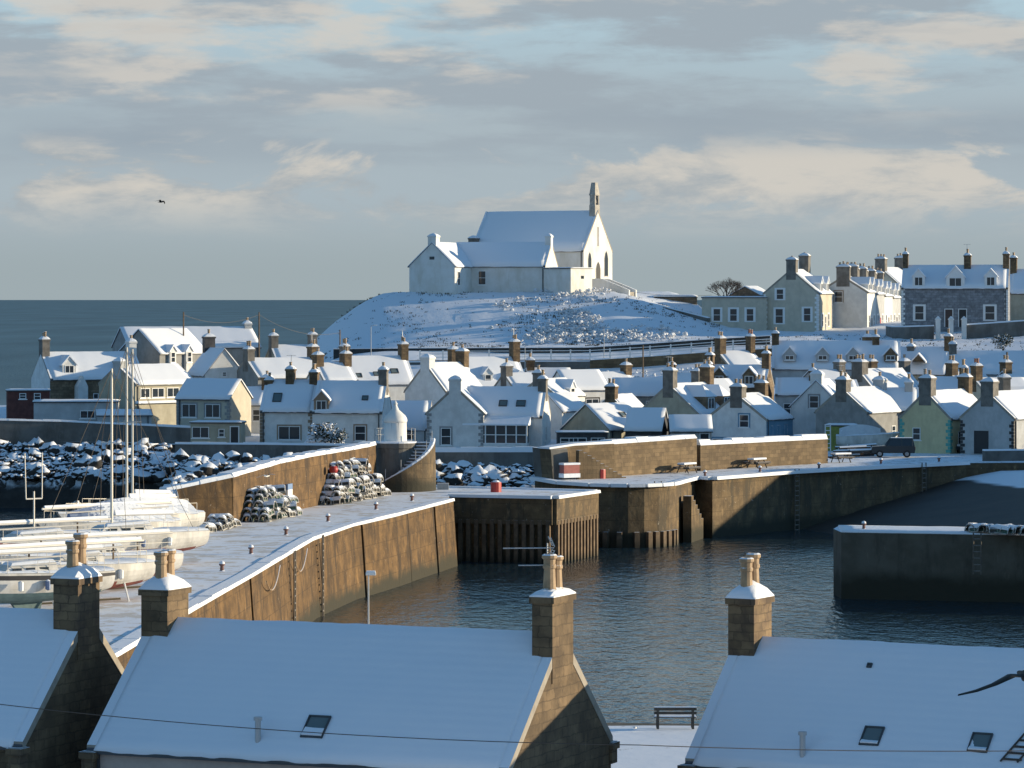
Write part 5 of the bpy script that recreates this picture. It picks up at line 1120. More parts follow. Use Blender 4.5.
pile(241,522.5,279,514,5,5,3,1,'greenish creel in the stacked heap halfway along the sea wall','creels in the green heap',.4)
pile(205,531,224,527,3,2,2,0,'creel in the small stack by the boats at the sea wall foot','creels in the small stack',.5)
pile(175,536,200,531,3,1,2,0,'creel lying loose beside the boats at the sea wall foot','loose creels by the boats')
pp,qq=Vector((wx(972,238.6),237.6,4.56)),Vector((wx(1040,235),234.3,4.56))
for i in range(13):
    for h in range(1):
        p=pp.lerp(qq,i/12); creel(i%2,(p.x,p.y+random.uniform(-.3,.5),p.z+h*.4),random.uniform(0,3),0,'small creel in the snowy row on the short inner pier','creels on the inner pier')
tag(MB().lathe([(.0,0),(.25,.02),(.34,.25),(.25,.5),(.0,.56)],(wx(340,272),262.2,7.25),12).build('float',M['red'],None,True),'red float on top of the big creel heap','float')

# ------------------------------------------------------------------ bollards, boxes, tables on the quays
bolm=mat('rusty_bollard',(.20,.10,.08),(.13,.07,.06),4,.8,snow=.7)
def bollard(p,label,m=bolm,s_=.55,name='bollard',prof=((.3,0),(.2,.08),(.17,.5),(.30,.58),(.30,.72),(.18,.78))):
    o=MB().lathe([(r*s_,z*s_) for r,z in prof],(0,0,0),12).build(name,[m],None,False); o.location=p
    c=MB().lathe([(.27*s_,0),(.24*s_,.09),(.1*s_,.14)],(0,0,prof[-1][1]*s_-.02),10).build('snow_cap',M['snow'],o)
    return tag(o,label,'bollard','mooring bollards')
nm=['bollard on the pier nearest the rooftops','bollard on the pier second from the rooftops','bollard on the pier opposite the green creel heap','reddish bollard on the pier at the bend of the coping','bollard on the pier opposite the big creel heap','bollard on the pier nearest the stair']
for (px_,py),l in zip(((222,571),(251,554),(286,535),(328,521.5),(376,509.5),(412,501)),nm): bollard(gp(px_,py,5.0),l)
for (px_,py),l in zip(((705,476.5),(760,472),(819,468.5),(881,464),(939,462)),('bollard on the north quay edge before the high parapet end','bollard on the north quay edge before the low quay wall','bollard on the north quay edge near the picnic tables','reddish bollard on the quay edge in front of the dark car','reddish bollard on the quay edge in front of the cream gable house')): bollard(gp(px_,py,5.0),l)
bollard(Vector((wx(864,240.5),240.6,4.55)),'snow capped bollard near the tip of the short inner pier')
for px_,py,l in ((496,492,'round red mooring drum on the pier head'),(601,478.5,'round red mooring drum beside the high quay parapet')):
    bollard(gp(px_,py,5.0),l,M['red'],1.0,'mooring_drum',((.42,0),(.42,.7),(.40,.78),(.3,.8)))
bx_=MB(); bx_.obox((0,0,.25),(.9,.5,.5)); o=bx_.build('quay_block',[M['lgrey']]); o.location=gp(443,489.5,5.0); tag(o,'small pale block at the foot of the curved stair wall','block')
def picnic(px_,py,rz,label):
    t=empty('picnic_table',gp(px_,py,5.0),rz,label,'picnic table','picnic tables on the north quay')
    MB().box(-.95,.95,-.38,.38,.70,.76).build('tabletop',M['wood'],t); MB().box(-.93,.93,-.36,.36,.762,.9).build('snow',M['snow'],t)
    for s_ in (-1,1):
        b=MB(); b.box(-.95,.95,s_*.72-.14,s_*.72+.14,.42,.47); b.box(-.94,.94,s_*.72-.13,s_*.72+.13,.472,.56); b.build('seat',M['wood'],t)
        MB().box(s_*.65-.05,s_*.65+.05,-.8,.8,.34,.42).build('stretcher',M['wood'],t)
        for k in (-1,1): MB().tube((s_*.65,k*.6,0),(s_*.65,k*.25,.7),.05,n=5).build('leg',M['wood'],t)
picnic(687,473,.93,'snowy picnic table at the foot of the high quay parapet'); picnic(757,468,.85,'snowy picnic table at the foot of the low quay wall')
picnic(841,462.5,.6,'snowy picnic table at the rounded end of the low quay wall')
# log and plank stack at the wall end
b=MB()
for i in range(26):
    p=gp(random.uniform(846,866),random.uniform(455,457.5),5.0); b.tube(p+Vector((-1.3,-.2,.15+.22*(i//7))),p+Vector((1.3,.4,.15+.22*(i//7)+random.uniform(0,.2))),random.uniform(.1,.2),n=6)
tag(b.build('timber_stack',mat('stacked_timber',(.13,.10,.075),(.07,.055,.045),3,.9,snow=.35)),'snowy stack of timbers and poles left of the parked dark car','timber stack')
# green shed behind the boat
gs=House('green_shed','small green yellow shed behind the laid up white boat',841,354,5.05,-10,2.8,2,426,425,'grey',flat=True,cat='shed',group='sheds and outhouses',deep=.3)
for c in gs.root.children:
    if c.name.startswith('wall'): c.data.materials[0]=mat('green_boards',(.30,.33,.08),(.22,.26,.07),2,.8)
b=MB()
for s_ in (-.25,.25): b.tube((s_,0,0),(s_,.3,2.6),.06)
for i in range(6): b.tube((-.25,.05*i,.3+i*.42),(.25,.05*i,.3+i*.42),.05)
o=b.build('step_ladder',M['frame']); o.location=(wx(828,352),352,5.05); tag(o,'white ladder leaning beside the green shed','ladder')

# ------------------------------------------------------------------ vehicles
tyre=mat('tyre_rubber',(.02,.02,.02),None,3,.9); hub=mat('wheel_hub',(.3,.3,.31),None,3,.4,metal=.5)
def car(name,label,px_,py,rz,L_,W_,prof,glassprof,paint,snow_top):
    r=empty(name,gp(px_,py,5.02),rz,label,'car','parked cars on the quay'); b=MB()
    def taper(pr,wd,wt,z0,z1):
        vs=[]
        for sgn in (-1,1):
            for x,z in pr: t=(z-z0)/(z1-z0); vs.append((x,sgn*(wd+(wt-wd)*max(0,min(1,t))),z))
        n=len(pr); return vs,[tuple(range(n)),tuple(range(n,2*n))[::-1]]+[(i,(i+1)%n,(i+1)%n+n,i+n) for i in range(n)]
    zs_=[z for x,z in prof]; v,f=taper(prof,W_/2,W_/2*.95,min(zs_),max(zs_)); body=MB().add(v,f).build('body',paint,r)
    zs_=[z for x,z in glassprof]; v,f=taper(glassprof,W_/2*.94,W_/2*.76,min(zs_),max(zs_)); cab=MB().add(v,f).build('cabin',M['glass'],r)
    top=max(zs_); xs_=[x for x,z in glassprof if z>top-.05]; MB().box(min(xs_),max(xs_),-W_/2*.78,W_/2*.78,top-.02,top+.06).build('roof',paint,r)
    MB().box(min(xs_)+.05,max(xs_)-.05,-W_/2*.72,W_/2*.72,top+.062,top+.06+snow_top).build('snow',M['snow'],r)
    for x in [glassprof[0][0]+.02]+[ (min(xs_)+max(xs_))/2]+[max(xs_)-.05]:
        for s_ in (-1,1): MB().tube((x if x!=glassprof[0][0]+.02 else x,s_*W_/2*.95,glassprof[0][1]),(max(min(x,max(xs_)),min(xs_)),s_*W_/2*.775,top),.05,n=5).build('pillar',paint,r)
    for x in (-L_*.31,L_*.31):
        for s_ in (-1,1):
            w=MB().tube((x,s_*(W_/2-.2),.33),(x,s_*(W_/2+.02),.33),.34,n=18).build('wheel',tyre,r); MB().tube((x,s_*(W_/2),.33),(x,s_*(W_/2+.035),.33),.19,n=12).build('hub',hub,w)
    for s_ in (-1,1): MB().obox((-L_/2+.02,s_*W_*.36,.78),(.08,.3,.18)).build('headlight',M['frame'],r); MB().obox((L_/2-.02,s_*W_*.40,.85),(.08,.18,.3)).build('tail_light',M['red'],r)
    MB().box(-L_/2-.08,-L_/2+.05,-W_/2*.9,W_/2*.9,.35,.55).build('bumper',M['black'],r)
dkp=mat('dark_car_paint',(.015,.02,.028),None,2,.3); ltp=mat('pale_car_paint',(.45,.46,.48),None,2,.35,snow=.6)
car('parked_car','dark off-road car parked on the quay beside the cream gable house',893,457,R(-4),4.1,1.8,[(-2.0,.4),(-2.05,.75),(-1.95,1.0),(-.75,1.08),(2.0,1.1),(2.05,.7),(2.0,.4)],[(-.75,1.08),(-.25,1.72),(1.85,1.74),(2.0,1.1)],dkp,.04)
car('parked_car','snow covered pale car parked behind the low dark wall at the right edge',989,453.5,R(-4),4.1,1.7,[(-2.0,.35),(-2.05,.7),(-1.9,.85),(-1.0,.92),(1.2,.95),(2.0,.92),(2.05,.6),(2.0,.35)],[(-1.1,.92),(-.4,1.38),(.7,1.4),(1.5,.93)],ltp,.1)
car('parked_car','dark low car mostly hidden by snow between the two gabled quay houses',966,452.5,R(80),3.9,1.7,[(-1.9,.35),(-1.95,.7),(-1.8,.85),(-1.0,.9),(1.2,.92),(1.9,.9),(1.95,.6),(1.9,.35)],[(-1.1,.9),(-.4,1.36),(.7,1.38),(1.5,.92)],dkp,.12)

# ------------------------------------------------------------------ boats
hullw=mat('white_hull_gelcoat',(.68,.66,.62),(.52,.50,.45),.8,.5,streak=.35); hullc=mat('cream_hull_gelcoat',(.66,.58,.44),(.55,.48,.36),.8,.4); boot_t=mat('teal_antifouling',(.10,.16,.17),(.07,.12,.13),2,.7); boot_r=mat('red_antifouling',(.24,.07,.05),(.17,.05,.04),2,.7); tarp=mat('blue_tarpaulin',(.16,.22,.36),(.12,.17,.29),2,.6,.02,snow=.6); wstripe=mat('red_cove_line',(.26,.06,.06),None,2,.5)
def boat(label,loc,rz,L_,B_,hull,bottom,draft=.9,free=.95,cabin=True,mast=0,cover=None,stripe=None,rig=True,boom=True,keel=True,name='yacht',arch=False,hgt=1.0):
    r=empty(name,loc,rz,label,'boat','boats laid up on the pier'); ns,nr=14,9; secs=[]; z0=hgt
    for i in range(ns+1):
        t=i/ns; x=-L_/2+L_*t                                   # bow at -x
        w=B_/2*(math.sin(min(1,t*1.35+.02)*math.pi/2))**.75*(1-.18*max(0,t-.7)/.3); sheer=free*(1+.28*(1-t)**2); kd=draft*.5*math.sin(math.pi*min(1,max(0,(t*.93+.07))))**.6
        rake=.55*(1-t)**3 if t<.4 else 0; sec=[]
        for k in range(nr):
            a=k/(nr-1); y=w*math.sin(a*math.pi/2)**.8; z=-kd+(sheer+kd)*(1-math.cos(a*math.pi/2)**.75 if a<1 else 1); sec.append((x-rake*2*(z/sheer if z>0 else 0),y,z))
        secs.append(sec)
    def shell(sel,m,nm,par,o=0.):
        b=MB()
        for sgn in (-1,1):
            for i in range(ns):
                for k in range(nr-1):
                    q=[secs[i][k],secs[i+1][k],secs[i+1][k+1],secs[i][k+1]]
                    if sel(sum(p[2] for p in q)/4): b.add([(p[0],sgn*p[1],p[2]+z0) for p in q],[(0,1,2,3) if sgn>0 else (3,2,1,0)])
        e=secs[-1]
        for k in range(nr-1):
            q=[e[k],e[k+1]]
            if sel((q[0][2]+q[1][2])/2): b.add([(q[0][0],-q[0][1],q[0][2]+z0),(q[0][0],q[0][1],q[0][2]+z0),(q[1][0],q[1][1],q[1][2]+z0),(q[1][0],-q[1][1],q[1][2]+z0)],[(0,1,2,3)])
        return b.build(nm,m,par,True) if b.f else None
    shell(lambda z:z>0.02,hull,'hull',r); shell(lambda z:z<=0.02,bottom,'bottom',r)
    d=MB(); s2=MB()
    for i in range(ns):
        a,c=secs[i][-1],secs[i+1][-1]; d.add([(a[0],-a[1],a[2]+z0-.02),(c[0],-c[1],c[2]+z0-.02),(c[0],c[1],c[2]+z0-.02),(a[0],a[1],a[2]+z0-.02)],[(0,1,2,3)])
        pass
    rows=[]
    for i in range(ns+1):
        a=secs[i][-1]; q=random.uniform(.08,.15); rows.append([(a[0],a[1]*f,a[2]+z0+h*q) for f,h in ((-.96,.1),(-.86,.9),(-.4,1.1),(0,1.2),(.4,1.1),(.86,.9),(.96,.1))])
    s2.add([p for r_ in rows for p in r_],[(i*7+k,i*7+k+1,(i+1)*7+k+1,(i+1)*7+k) for i in range(ns) for k in range(6)])
    dk_=d.build('deck',hull,r); s2.build('snow',M['snow'],dk_,True)
    if stripe:
        b=MB()
        for sgn in (-1,1):
            for i in range(ns):
                a,c=secs[i][-1],secs[i+1][-1]; a2,c2=secs[i][-2],secs[i+1][-2]; mixp=lambda p,q,t:(p[0]+(q[0]-p[0])*t,sgn*(p[1]+(q[1]-p[1])*t+.012),p[2]+(q[2]-p[2])*t+z0)
                b.add([mixp(a,a2,.25),mixp(c,c2,.25),mixp(c,c2,.75),mixp(a,a2,.75)],[(0,1,2,3)])
        b.build('stripe',stripe,r)
    fb=free+z0
    if cabin:
        b=MB(); b.hexa([(-L_*.2,-B_*.27,fb),(L_*.16,-B_*.30,fb-.05),(L_*.16,B_*.30,fb-.05),(-L_*.2,B_*.27,fb),(-L_*.13,-B_*.2,fb+.42),(L_*.15,-B_*.24,fb+.52),(L_*.15,B_*.24,fb+.52),(-L_*.13,B_*.2,fb+.42)]); cb_=b.build('cabin',hull,r)
        b=MB(); b.hexa([(-L_*.125,-B_*.19,fb+.425),(L_*.15,-B_*.23,fb+.525),(L_*.15,B_*.23,fb+.525),(-L_*.125,B_*.19,fb+.425),(-L_*.11,-B_*.14,fb+.55),(L_*.14,-B_*.18,fb+.66),(L_*.14,B_*.18,fb+.66),(-L_*.11,B_*.14,fb+.55)]); b.build('snow',M['snow'],cb_)
        for sgn in (-1,1):
            for k in range(3):
                x=-L_*.1+k*L_*.085; MB().obox((x,sgn*B_*.262,fb+.24),(L_*.055,.03,.15),sgn*.06).build('window',M['glass'],cb_)
    if cover:
        b=MB(); n=9
        for i in range(n):
            t0,t1=i/n,(i+1)/n; x0,x1=-L_*.36+L_*.8*t0,-L_*.36+L_*.8*t1; f=lambda t: .55+.55*math.sin(math.pi*(t*.8+.1)); w0,w1=B_*.47*min(1,.35+t0*1.6),B_*.47*min(1,.35+t1*1.6)
            b.hexa([(x0,-w0,fb-.05),(x1,-w1,fb-.05),(x1,w1,fb-.05),(x0,w0,fb-.05),(x0,-.06,fb+f(t0)),(x1,-.06,fb+f(t1)),(x1,.06,fb+f(t1)),(x0,.06,fb+f(t0))])
        b.build('cover',cover,r)
    if keel: MB().hexa([(-.5,-.1,.05),(.7,-.1,.05),(.7,.1,.05),(-.5,.1,.05),(-1.0,-.12,z0-.2),(.9,-.12,z0-.2),(.9,.12,z0-.2),(-1.0,.12,z0-.2)]).build('keel',bottom,r)
    for x in (-L_*.25,L_*.28):
        for sgn in (-1,1): MB().tube((x,sgn*B_*.5,0),(x,sgn*B_*.33,z0+.18),.05,n=6).build('prop',M['frame'],r)
    MB().box(-L_*.3,L_*.32,-.2,.2,-.0,.09).build('keel_block',M['timber'],r)
    if rig:
        b=MB(); k=9
        for i in range(k):
            t=.08+.9*i/(k-1); j=min(ns,int(t*ns)); 
            for sgn in (-1,1): b.tube((secs[j][-1][0],sgn*secs[j][-1][1]*.95,secs[j][-1][2]+z0),(secs[j][-1][0],sgn*secs[j][-1][1]*.95,secs[j][-1][2]+z0+.6),.015,n=4)
        for sgn in (-1,1):
            pts=[(secs[min(ns,int((.08+.9*i/(k-1))*ns))][-1][0],sgn*secs[min(ns,int((.08+.9*i/(k-1))*ns))][-1][1]*.95,secs[min(ns,int((.08+.9*i/(k-1))*ns))][-1][2]+z0+.6) for i in range(k)]; b.path(pts,.015,4)
        b.build('guard_rail',M['alu'],r)
    if mast:
        mx_=-L_*.06; m_=MB().tube((mx_,0,fb),(mx_,0,fb+mast),.085,.065,8).build('mast',M['alu'],r)
        b=MB(); b.tube((mx_,-B_*.35,fb+mast*.55),(mx_,B_*.35,fb+mast*.55),.03,n=5); b.build('spreader',M['alu'],m_)
        b=MB(); b.tube((mx_,0,fb+mast),(-L_*.49,0,fb+.4),.018,n=4); b.tube((mx_,0,fb+mast),(L_*.47,0,fb+.1),.014,n=4)
        for sgn in (-1,1): b.path([(mx_,0,fb+mast),(mx_,sgn*B_*.35,fb+mast*.55),(mx_+.1,sgn*B_*.46,fb)],.014,4)
        b.build('rigging',M['iron'],m_)
        if boom:
            b=MB(); b.tube((mx_,0,fb+1.0),(L_*.36,0,fb+.95),.06,n=7); bm_=b.build('boom',M['alu'],r); b=MB(); b.hexa([(mx_+.2,-.14,fb+1.02),(L_*.34,-.12,fb+.97),(L_*.34,.12,fb+.97),(mx_+.2,.14,fb+1.02),(mx_+.2,-.05,fb+1.3),(L_*.34,-.04,fb+1.15),(L_*.34,.04,fb+1.15),(mx_+.2,.05,fb+1.3)]); b.build('sail_cover',M['snow'],bm_)
    if not mast and keel:                   # mast struck and lashed along the deck, boom tent and fenders
        b=MB(); b.tube((-L_*.56,.25,fb+.95),(L_*.52,.2,fb+1.0),.07,n=7); b.tube((-L_*.40,-.3,fb+.7),(L_*.45,-.35,fb+.8),.045,n=6); sp=b.build('stowed_spar',M['alu'],r)
        b=MB(); b.hexa([(-L_*.54,.16,fb+1.0),(L_*.5,.11,fb+1.05),(L_*.5,.29,fb+1.05),(-L_*.54,.34,fb+1.0),(-L_*.54,.22,fb+1.14),(L_*.5,.17,fb+1.2),(L_*.5,.23,fb+1.2),(-L_*.54,.28,fb+1.14)]); b.build('snow',M['snow'],sp)
        for x in (-L_*.3,L_*.3):
            MB().tube((x,.22,fb-.05),(x,.22,fb+.9),.05,n=6).build('spar_crutch',M['timber'],r)
    if keel:
        for k in range(3): MB().lathe([(.02,0),(.13,.06),(.14,.45),(.03,.52)],(-L_*.12+k*L_*.17,-B_*.515,fb-.75),8).build('fender',M['frame'] if k!=1 else tarp,r)
    if arch:
        b=MB(); x=L_*.0; b.tube((x,0,fb+.3),(x,0,fb+2.7),.05); b.tube((x-.5,0,fb+2.3),(x+.5,0,fb+2.3),.04); b.tube((x-.5,0,fb+2.3),(x-.58,0,fb+4.8),.035); b.tube((x+.5,0,fb+2.3),(x+.52,0,fb+4.8),.035); b.build('aerial_mast',M['alu'],r)
    return r
def bp(px_,py): return gp(px_,py,5.01)
boat('cream hulled boat with teal bottom laid up nearest the left rooftop',bp(26,612),R(36),8.5,2.7,hullw,boot_t,rig=True,stripe=mat('dark_cove_line',(.03,.03,.035),None,2,.5),hgt=.9)
boat('white yacht with red bottom on blue props behind the left chimney',bp(74,602),R(40),8.2,2.8,hullw,boot_r,hgt=.9)
boat('long white yacht with boom and snow covered sail behind the two near chimneys',bp(92,590),R(38),9.6,2.9,hullw,boot_r,mast=0,hgt=.8)
boat('white yacht with red stripe and twin upright aerials at the water side',bp(34,573),R(38),9.6,2.9,hullw,boot_r,stripe=wstripe,arch=True,hgt=.8)
boat('white yacht with a tall buff mast in the middle of the laid up boats',bp(121,566),R(38),10.2,3.0,hullw,boot_r,mast=9.2,hgt=.9)
boat('white boat with blue tarpaulin cover behind the tall masted yacht',bp(112,552),R(40),8.4,2.7,hullw,boot_t,cover=tarp,hgt=.8)
boat('blue covered yacht with a silver mast beside the end of the sea wall',bp(134,541),R(42),9.2,2.9,hullw,boot_t,mast=10.3,cover=tarp,hgt=.7)
boat('small white sailing boat with a mast and spray hood against the sea wall end',bp(138,534),R(42),7.4,2.6,hullw,boot_r,mast=10.2,hgt=.6,boom=True)
sh=empty('spray_hood_frame',bp(157,530),R(15),'pale canvas boat tent over hoops against the end of the sea wall','tent')
b=MB(); prof=[(1.1*math.cos(t),1.5*math.sin(t)+1.1) for t in [math.pi*i/8 for i in range(9)]]
b.ext([(-1.4,y,z) for y,z in prof],(2.6,0,0)); b.build('canvas',mat('pale_canvas',(.55,.58,.64),(.48,.5,.56),2,.8,snow=.5),sh)
b=MB()
for x in (-1.42,1.22):
    b.path([(x,y*1.02,z) for y,z in prof],.05,5); b.tube((x,1.1,0),(x,1.1,1.1),.05); b.tube((x,-1.1,0),(x,-1.1,1.1),.05)
b.build('hoop',M['gal'],sh)
boat('white motor boat under a pale snowy cover, laid up left of the dark car',gp(862,451,5.02),R(172),5.0,2.1,hullw,hullw,keel=False,rig=False,cabin=False,cover=mat('white_boat_cover',(.62,.64,.66),(.55,.57,.6),2,.7,snow=.75),draft=.4,free=.9,name='motor_boat',hgt=.6)

# ------------------------------------------------------------------ bench, birds
bn=empty('harbour_bench',gp(675,728,2.8),R(0),'dark slatted bench with snow on it facing the harbour between the near houses','bench')
for i in range(3): MB().box(-.85,.85,-.3+i*.17,-.18+i*.17,.43,.47).build('seat_slat',M['wood'],bn)
for i in range(2): MB().box(-.85,.85,-.36,-.32,.58+i*.16,.70+i*.16).build('back_slat',M['wood'],bn)
MB().box(-.82,.82,-.33,.2,.475,.53).build('snow',M['snow'],bn); MB().box(-.85,.85,-.38,-.3,.862,.90).build('back_snow',M['snow'],bn)
for s_ in (-1,1):
    b=MB(); b.box(s_*.7-.05,s_*.7+.05,-.38,-.3,0,.86); b.box(s_*.7-.05,s_*.7+.05,.12,.2,0,.43); b.box(s_*.7-.05,s_*.7+.05,-.3,.2,.38,.43); b.build('leg',M['wood'],bn)
def bird(label,loc,rz,span,wingcol,bodycol,flap=(.35,-.1),bank=0.,name='gull'):
    r=empty(name,loc,rz,label,'bird'); r.rotation_euler=(bank,0,rz); s_=span/2
    b=MB(); n=8; prof=[(-.30,.015),(-.26,.03),(-.20,.035),(-.15,.03),(-.05,.062),(.08,.06),(.2,.03),(.32,.018),(.36,.004)]
    vs=[];fs=[]
    for x,rr_ in prof:
        for i in range(n): t=2*math.pi*i/n; vs.append((x*span,rr_*span*math.cos(t),rr_*span*.9*math.sin(t)))
    for k in range(len(prof)-1): fs+=[(k*n+i,k*n+(i+1)%n,(k+1)*n+(i+1)%n,(k+1)*n+i) for i in range(n)]
    fs+=[tuple(range(n))[::-1],tuple(range(len(vs)-n,len(vs)))]
    fs_=b.add(vs,fs)
    for sg in (-1,1):                       # wings grown into the same body
        st_=[(0,.04,-.02,.12,.0),(.28,-.04,-.02,.10,flap[0]*.28),(.55,-.05,.0,.07,flap[0]*.28+flap[1]*.27),(.8,.02,.04,.045,flap[0]*.28+flap[1]*.52),(1.0,.16,.14,.006,flap[0]*.28+flap[1]*.72)]
        pv=[]
        for t,x0,_,c_,z in st_:
            c_=c_*1.25
            for dx,dz in ((-c_,0),(c_*.9,0),(c_*.2,.012)): pv.append(((x0+dx)*span*.9,sg*(.03*span+t*(s_-.03*span)),(z)*span*.5+dz*span))
        k=len(st_); f2=[]
        for i in range(k-1):
            for a,c in ((0,2),(2,1),(1,0)): f2.append((i*3+a,i*3+c,(i+1)*3+c,(i+1)*3+a))
        f2+=[(0,1,2),((k-1)*3,(k-1)*3+1,(k-1)*3+2)]
        b.m=1; b.add(pv,f2); b.m=0
    b.v=[Vector(v) for v in b.v]
    b.build('body',[bodycol,wingcol],r,True)
gw=mat('gull_white',(.75,.74,.72),None,2,.8); gg=mat('gull_grey',(.55,.55,.55),None,2,.8); gd=mat('dark_bird_silhouette',(.03,.028,.026),(.05,.045,.04),4,.8)  # gd: the near gull's silhouette shade is put into this dark colour
bird('white gull flying low over the water before the dark rocks at the left',on(76,503,300),R(205),1.35,gw,gw,(.9,-.9),.15)
bird('white gull gliding in front of the brown pier sea wall',on(267,476,225),R(250),1.3,gw,gw,(.5,-.2),.15)
bird('small dark bird high in the cloudy sky at the left',on(161,202,240),R(140),.9,gd,gd,(.9,-.5),.2,'distant_bird')
bird('large bird in dark silhouette flying close over the right near roof, cut by the frame',on(1031,677,52),R(98),1.95,gd,gd,(.0,-.55),.10,'sea_bird')
bird('small white gull standing at the water edge near the bench',gp(635,727,2.95),R(180),.5,gw,gw,(-.2,-.3),0)

# ------------------------------------------------------------------ plants
def leafcloud(b,c,rx,ry,rz_,n,s_,rng):
    for _ in range(n):
        while True:
            v=Vector((rng.uniform(-1,1),rng.uniform(-1,1),rng.uniform(-.4,1)))
            if .35<v.length<1: break
        p=Vector(c)+Vector((v.x*rx,v.y*ry,v.z*rz_)); d=Vector((rng.uniform(-1,1),rng.uniform(-1,1),rng.uniform(.2,1))).normalized(); a=d.orthogonal().normalized(); e=d.cross(a); k=s_*rng.uniform(.6,1.4)
        b.add([p-a*k*.3,p+e*k*.35,p+a*k*.3+d*k,p-e*k*.35],[(0,1,2,3)])
shm=mat('snowy_shrub_leaves',(.045,.055,.025),(.03,.035,.018),2,.9,snow=.30); grs=mat('dead_grass',(.11,.085,.045),(.06,.05,.028),1.0,.95,snow=.82)
rng=random.Random(5)
_bm=bmesh.new(); bmesh.ops.create_icosphere(_bm,subdivisions=1,radius=1); icov1=[v.co.copy() for v in _bm.verts]; icof1=[tuple(v.index for v in f.verts) for f in _bm.faces]; _bm.free()
def shrub(px_,py,D,w,h,label,n=900,s_=.28,snowy=False):
    e=empty('snowy_shrub',(wx(px_,D),D,wz(py,D)),0,label,'shrub','snow laden shrubs'); b=MB()
    for i in range(6): b.tube((0,0,-.3),(rng.uniform(-w,w)*.5,rng.uniform(-.5,.5),h*rng.uniform(.4,.8)),.05,.015,5)
    b.build('stem',M['timber'],e); b=MB()
    for i in range(9): leafcloud(b,(rng.uniform(-w,w)*.6,rng.uniform(-.6,.6),h*rng.uniform(.2,.65)),w*.5,.7,h*.42,n//9,s_,rng)
    if snowy:
        b.m=1
        for i in range(120):
            v=Vector((rng.uniform(-1,1),rng.uniform(-1,.4),rng.uniform(.1,1))); r_=rng.uniform(.08,.2); c_=Vector((v.x*w*.8*(1.15-v.z*.5),v.y*.8,h*v.z)); o=Vector((rng.random()*50,0,0)); b.add([c_+Vector((q.x*r_*1.3,q.y*r_,q.z*r_*.7))*(1+.5*mnoise.noise(q*1.3+o)) for q in icov1],icof1)
    b.build('foliage',[shm,M['snow']],e)
shrub(322,445,351,1.9,2.1,'snow laden shrub in front of the right half of the paired white cottages',700,.25,True)
shrub(338,446,350,1.0,1.6,'dark conical shrub with little snow beside the snowy garden shrub',600,.22)
shrub(1003,349,425,1.4,1.7,'dark leafless shrub on the snowy bank at the far right',700,.22)
def bare_tree(px_,py,D,h,label):
    e=empty('bare_tree',(wx(px_,D),D,wz(py,D)),0,label,'tree'); tr=MB(); cr=MB(); rg=random.Random(11)
    def grow(p,d,l,r,lev):
        q=p+d*l; (tr if lev<2 else cr).tube(p,q,r,r*.65,6 if lev<2 else 4)
        if lev>=6: return
        for _ in range(3 if lev<4 else 3):
            nd=(d+Vector((rg.uniform(-1,1),rg.uniform(-1,1),rg.uniform(-.35,.6)))*.72).normalized(); grow(q,nd,l*rg.uniform(.62,.82),r*.6,lev+1)
    for k in range(11): grow(Vector((rg.uniform(-.7,.7),rg.uniform(-.4,.4),-.3)),Vector((rg.uniform(-1.1,1.1),rg.uniform(-.5,.5),1)).normalized(),h*.22,.08,1)
    for k in range(3): tr.tube((k*.4-.4,0,-1),(k*.5-.5,.1,.4),.16,.1,7)
    bk=mat('winter_bark',(.17,.115,.08),(.11,.08,.06),3,.9); tr.build('trunk',bk,e); cr.build('crown',bk,e)
bare_tree(727,298,500,4.6,'round headed bare winter tree beside the flat roofed cream wing')
# snow loaded scrub on the hillside: sprigs standing in the sun
scm=mat('snow_loaded_scrub',(.80,.82,.86),(.55,.55,.55),3,.9)
b=MB()
def sprig(b,x,y,s_):
    z=tz(x,y)-.05
    for _ in range(5):
        c_=Vector((x+rng.uniform(-.5,.5)*s_*1.6,y+rng.uniform(-.5,.5),z+rng.uniform(.1,.75)*s_)); r_=s_*rng.uniform(.16,.34); o=Vector((rng.random()*50,0,0))
        b.add([c_+Vector((v.x*r_*1.2,v.y*r_,v.z*r_*.8))*(1+.5*mnoise.noise(v*1.3+o)) for v in icov1],icof1)
_bm=bmesh.new(); bmesh.ops.create_icosphere(_bm,subdivisions=1,radius=1); icov1=[v.co.copy() for v in _bm.verts]; icof1=[tuple(v.index for v in f.verts) for f in _bm.faces]; _bm.free()
cl=[(577,326,469,22,9,150),(548,338,465,26,2,70),(632,338,464,54,2,130),(572,303,485,30,5,60),(525,315,480,30,6,14)]
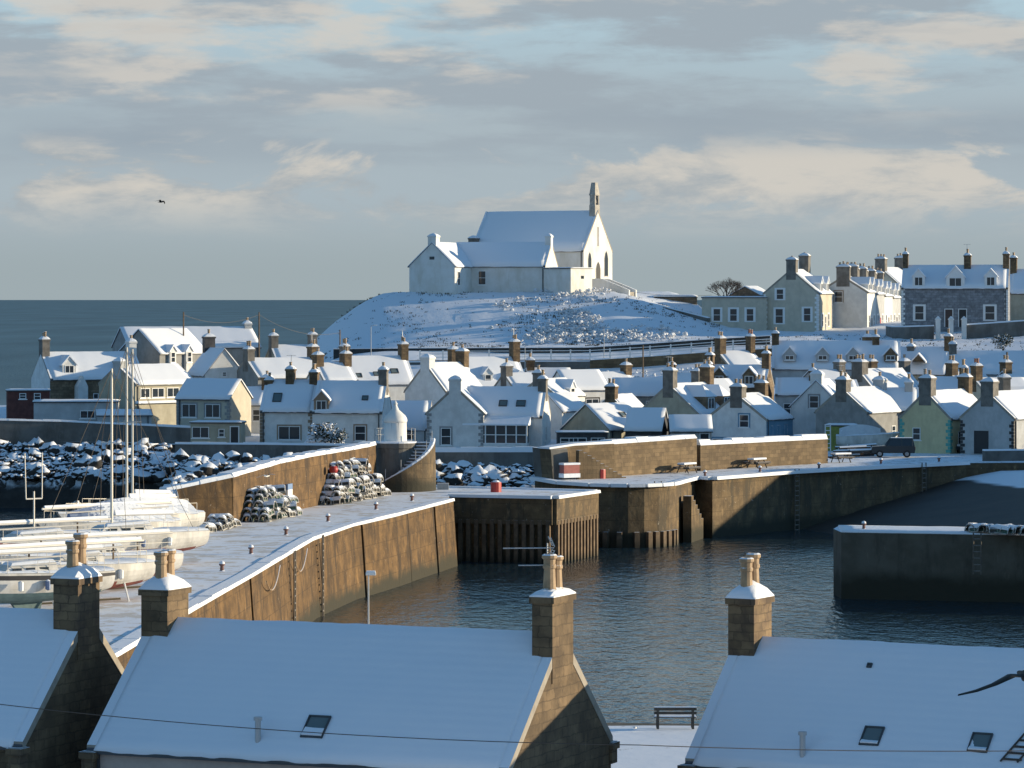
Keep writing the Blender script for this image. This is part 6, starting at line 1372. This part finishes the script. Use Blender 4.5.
for cx,cy,D,wx_,wy_,n in cl:
    for _ in range(n):
        px_=cx+rng.gauss(0,wx_*.5); 
        x=wx(px_,D); y=D+rng.gauss(0,4 if wy_>5 else 2.5); y=min(max(y,461.5),476 if D<480 else 488); sprig(b,x,y,rng.uniform(.35,.95))
for _ in range(130):
    px_=rng.uniform(520,880); D=rng.uniform(431,441); sprig(b,wx(px_,D),D,rng.uniform(.3,.7))
for _ in range(60):
    px_=rng.uniform(515,545); D=rng.uniform(425,441); sprig(b,wx(px_,D),D,rng.uniform(.4,.9))
tag(b.build('hillside_scrub',scm),'snow loaded gorse and scrub on the right of the chapel hill','scrub',kind='stuff')
b=MB()
for _ in range(2300):
    px_=rng.uniform(318,720); D=rng.uniform(455,490); x=wx(px_,D)
    if mnoise.noise(Vector((x*.12,D*.12,9)))<.12 and rng.random()<.88: continue
    z=tz(x,D)
    for _k in range(5):
        d=Vector((rng.uniform(-.7,.7),rng.uniform(-.7,.3),1)).normalized(); s_=rng.uniform(.12,.34); p=Vector((x+rng.uniform(-.3,.3),D+rng.uniform(-.2,.2),z-.05)); a=Vector((.05,0,0))
        b.add([p-a,p+a,p+d*s_],[(0,1,2)])
for _ in range(500):
    px_=rng.uniform(760,1030); D=rng.uniform(430,470); x=wx(px_,D); z=tz(x,D)
    for _k in range(4):
        d=Vector((rng.uniform(-.7,.7),rng.uniform(-.7,.3),1)).normalized(); s_=rng.uniform(.12,.3); p=Vector((x+rng.uniform(-.3,.3),D,z-.05)); a=Vector((.05,0,0)); b.add([p-a,p+a,p+d*s_],[(0,1,2)])
tag(b.build('grass_tufts',grs),'dark grass tufts poking through the snow on the chapel hill','grass',kind='stuff')
# mooring ropes hanging on the pier wall
for a_,c_,l in ((253,268,'pale rope looped on the pier wall nearest the rooftops'),(283,296,'pale rope looped on the pier wall between the two ladders')):
    p=at_px(a_);q=at_px(c_); cable(l,(p[0]+.75,p[1]-.05,4.3),(q[0]+.7,q[1]-.05,4.7),.9,.035,'sand',14)
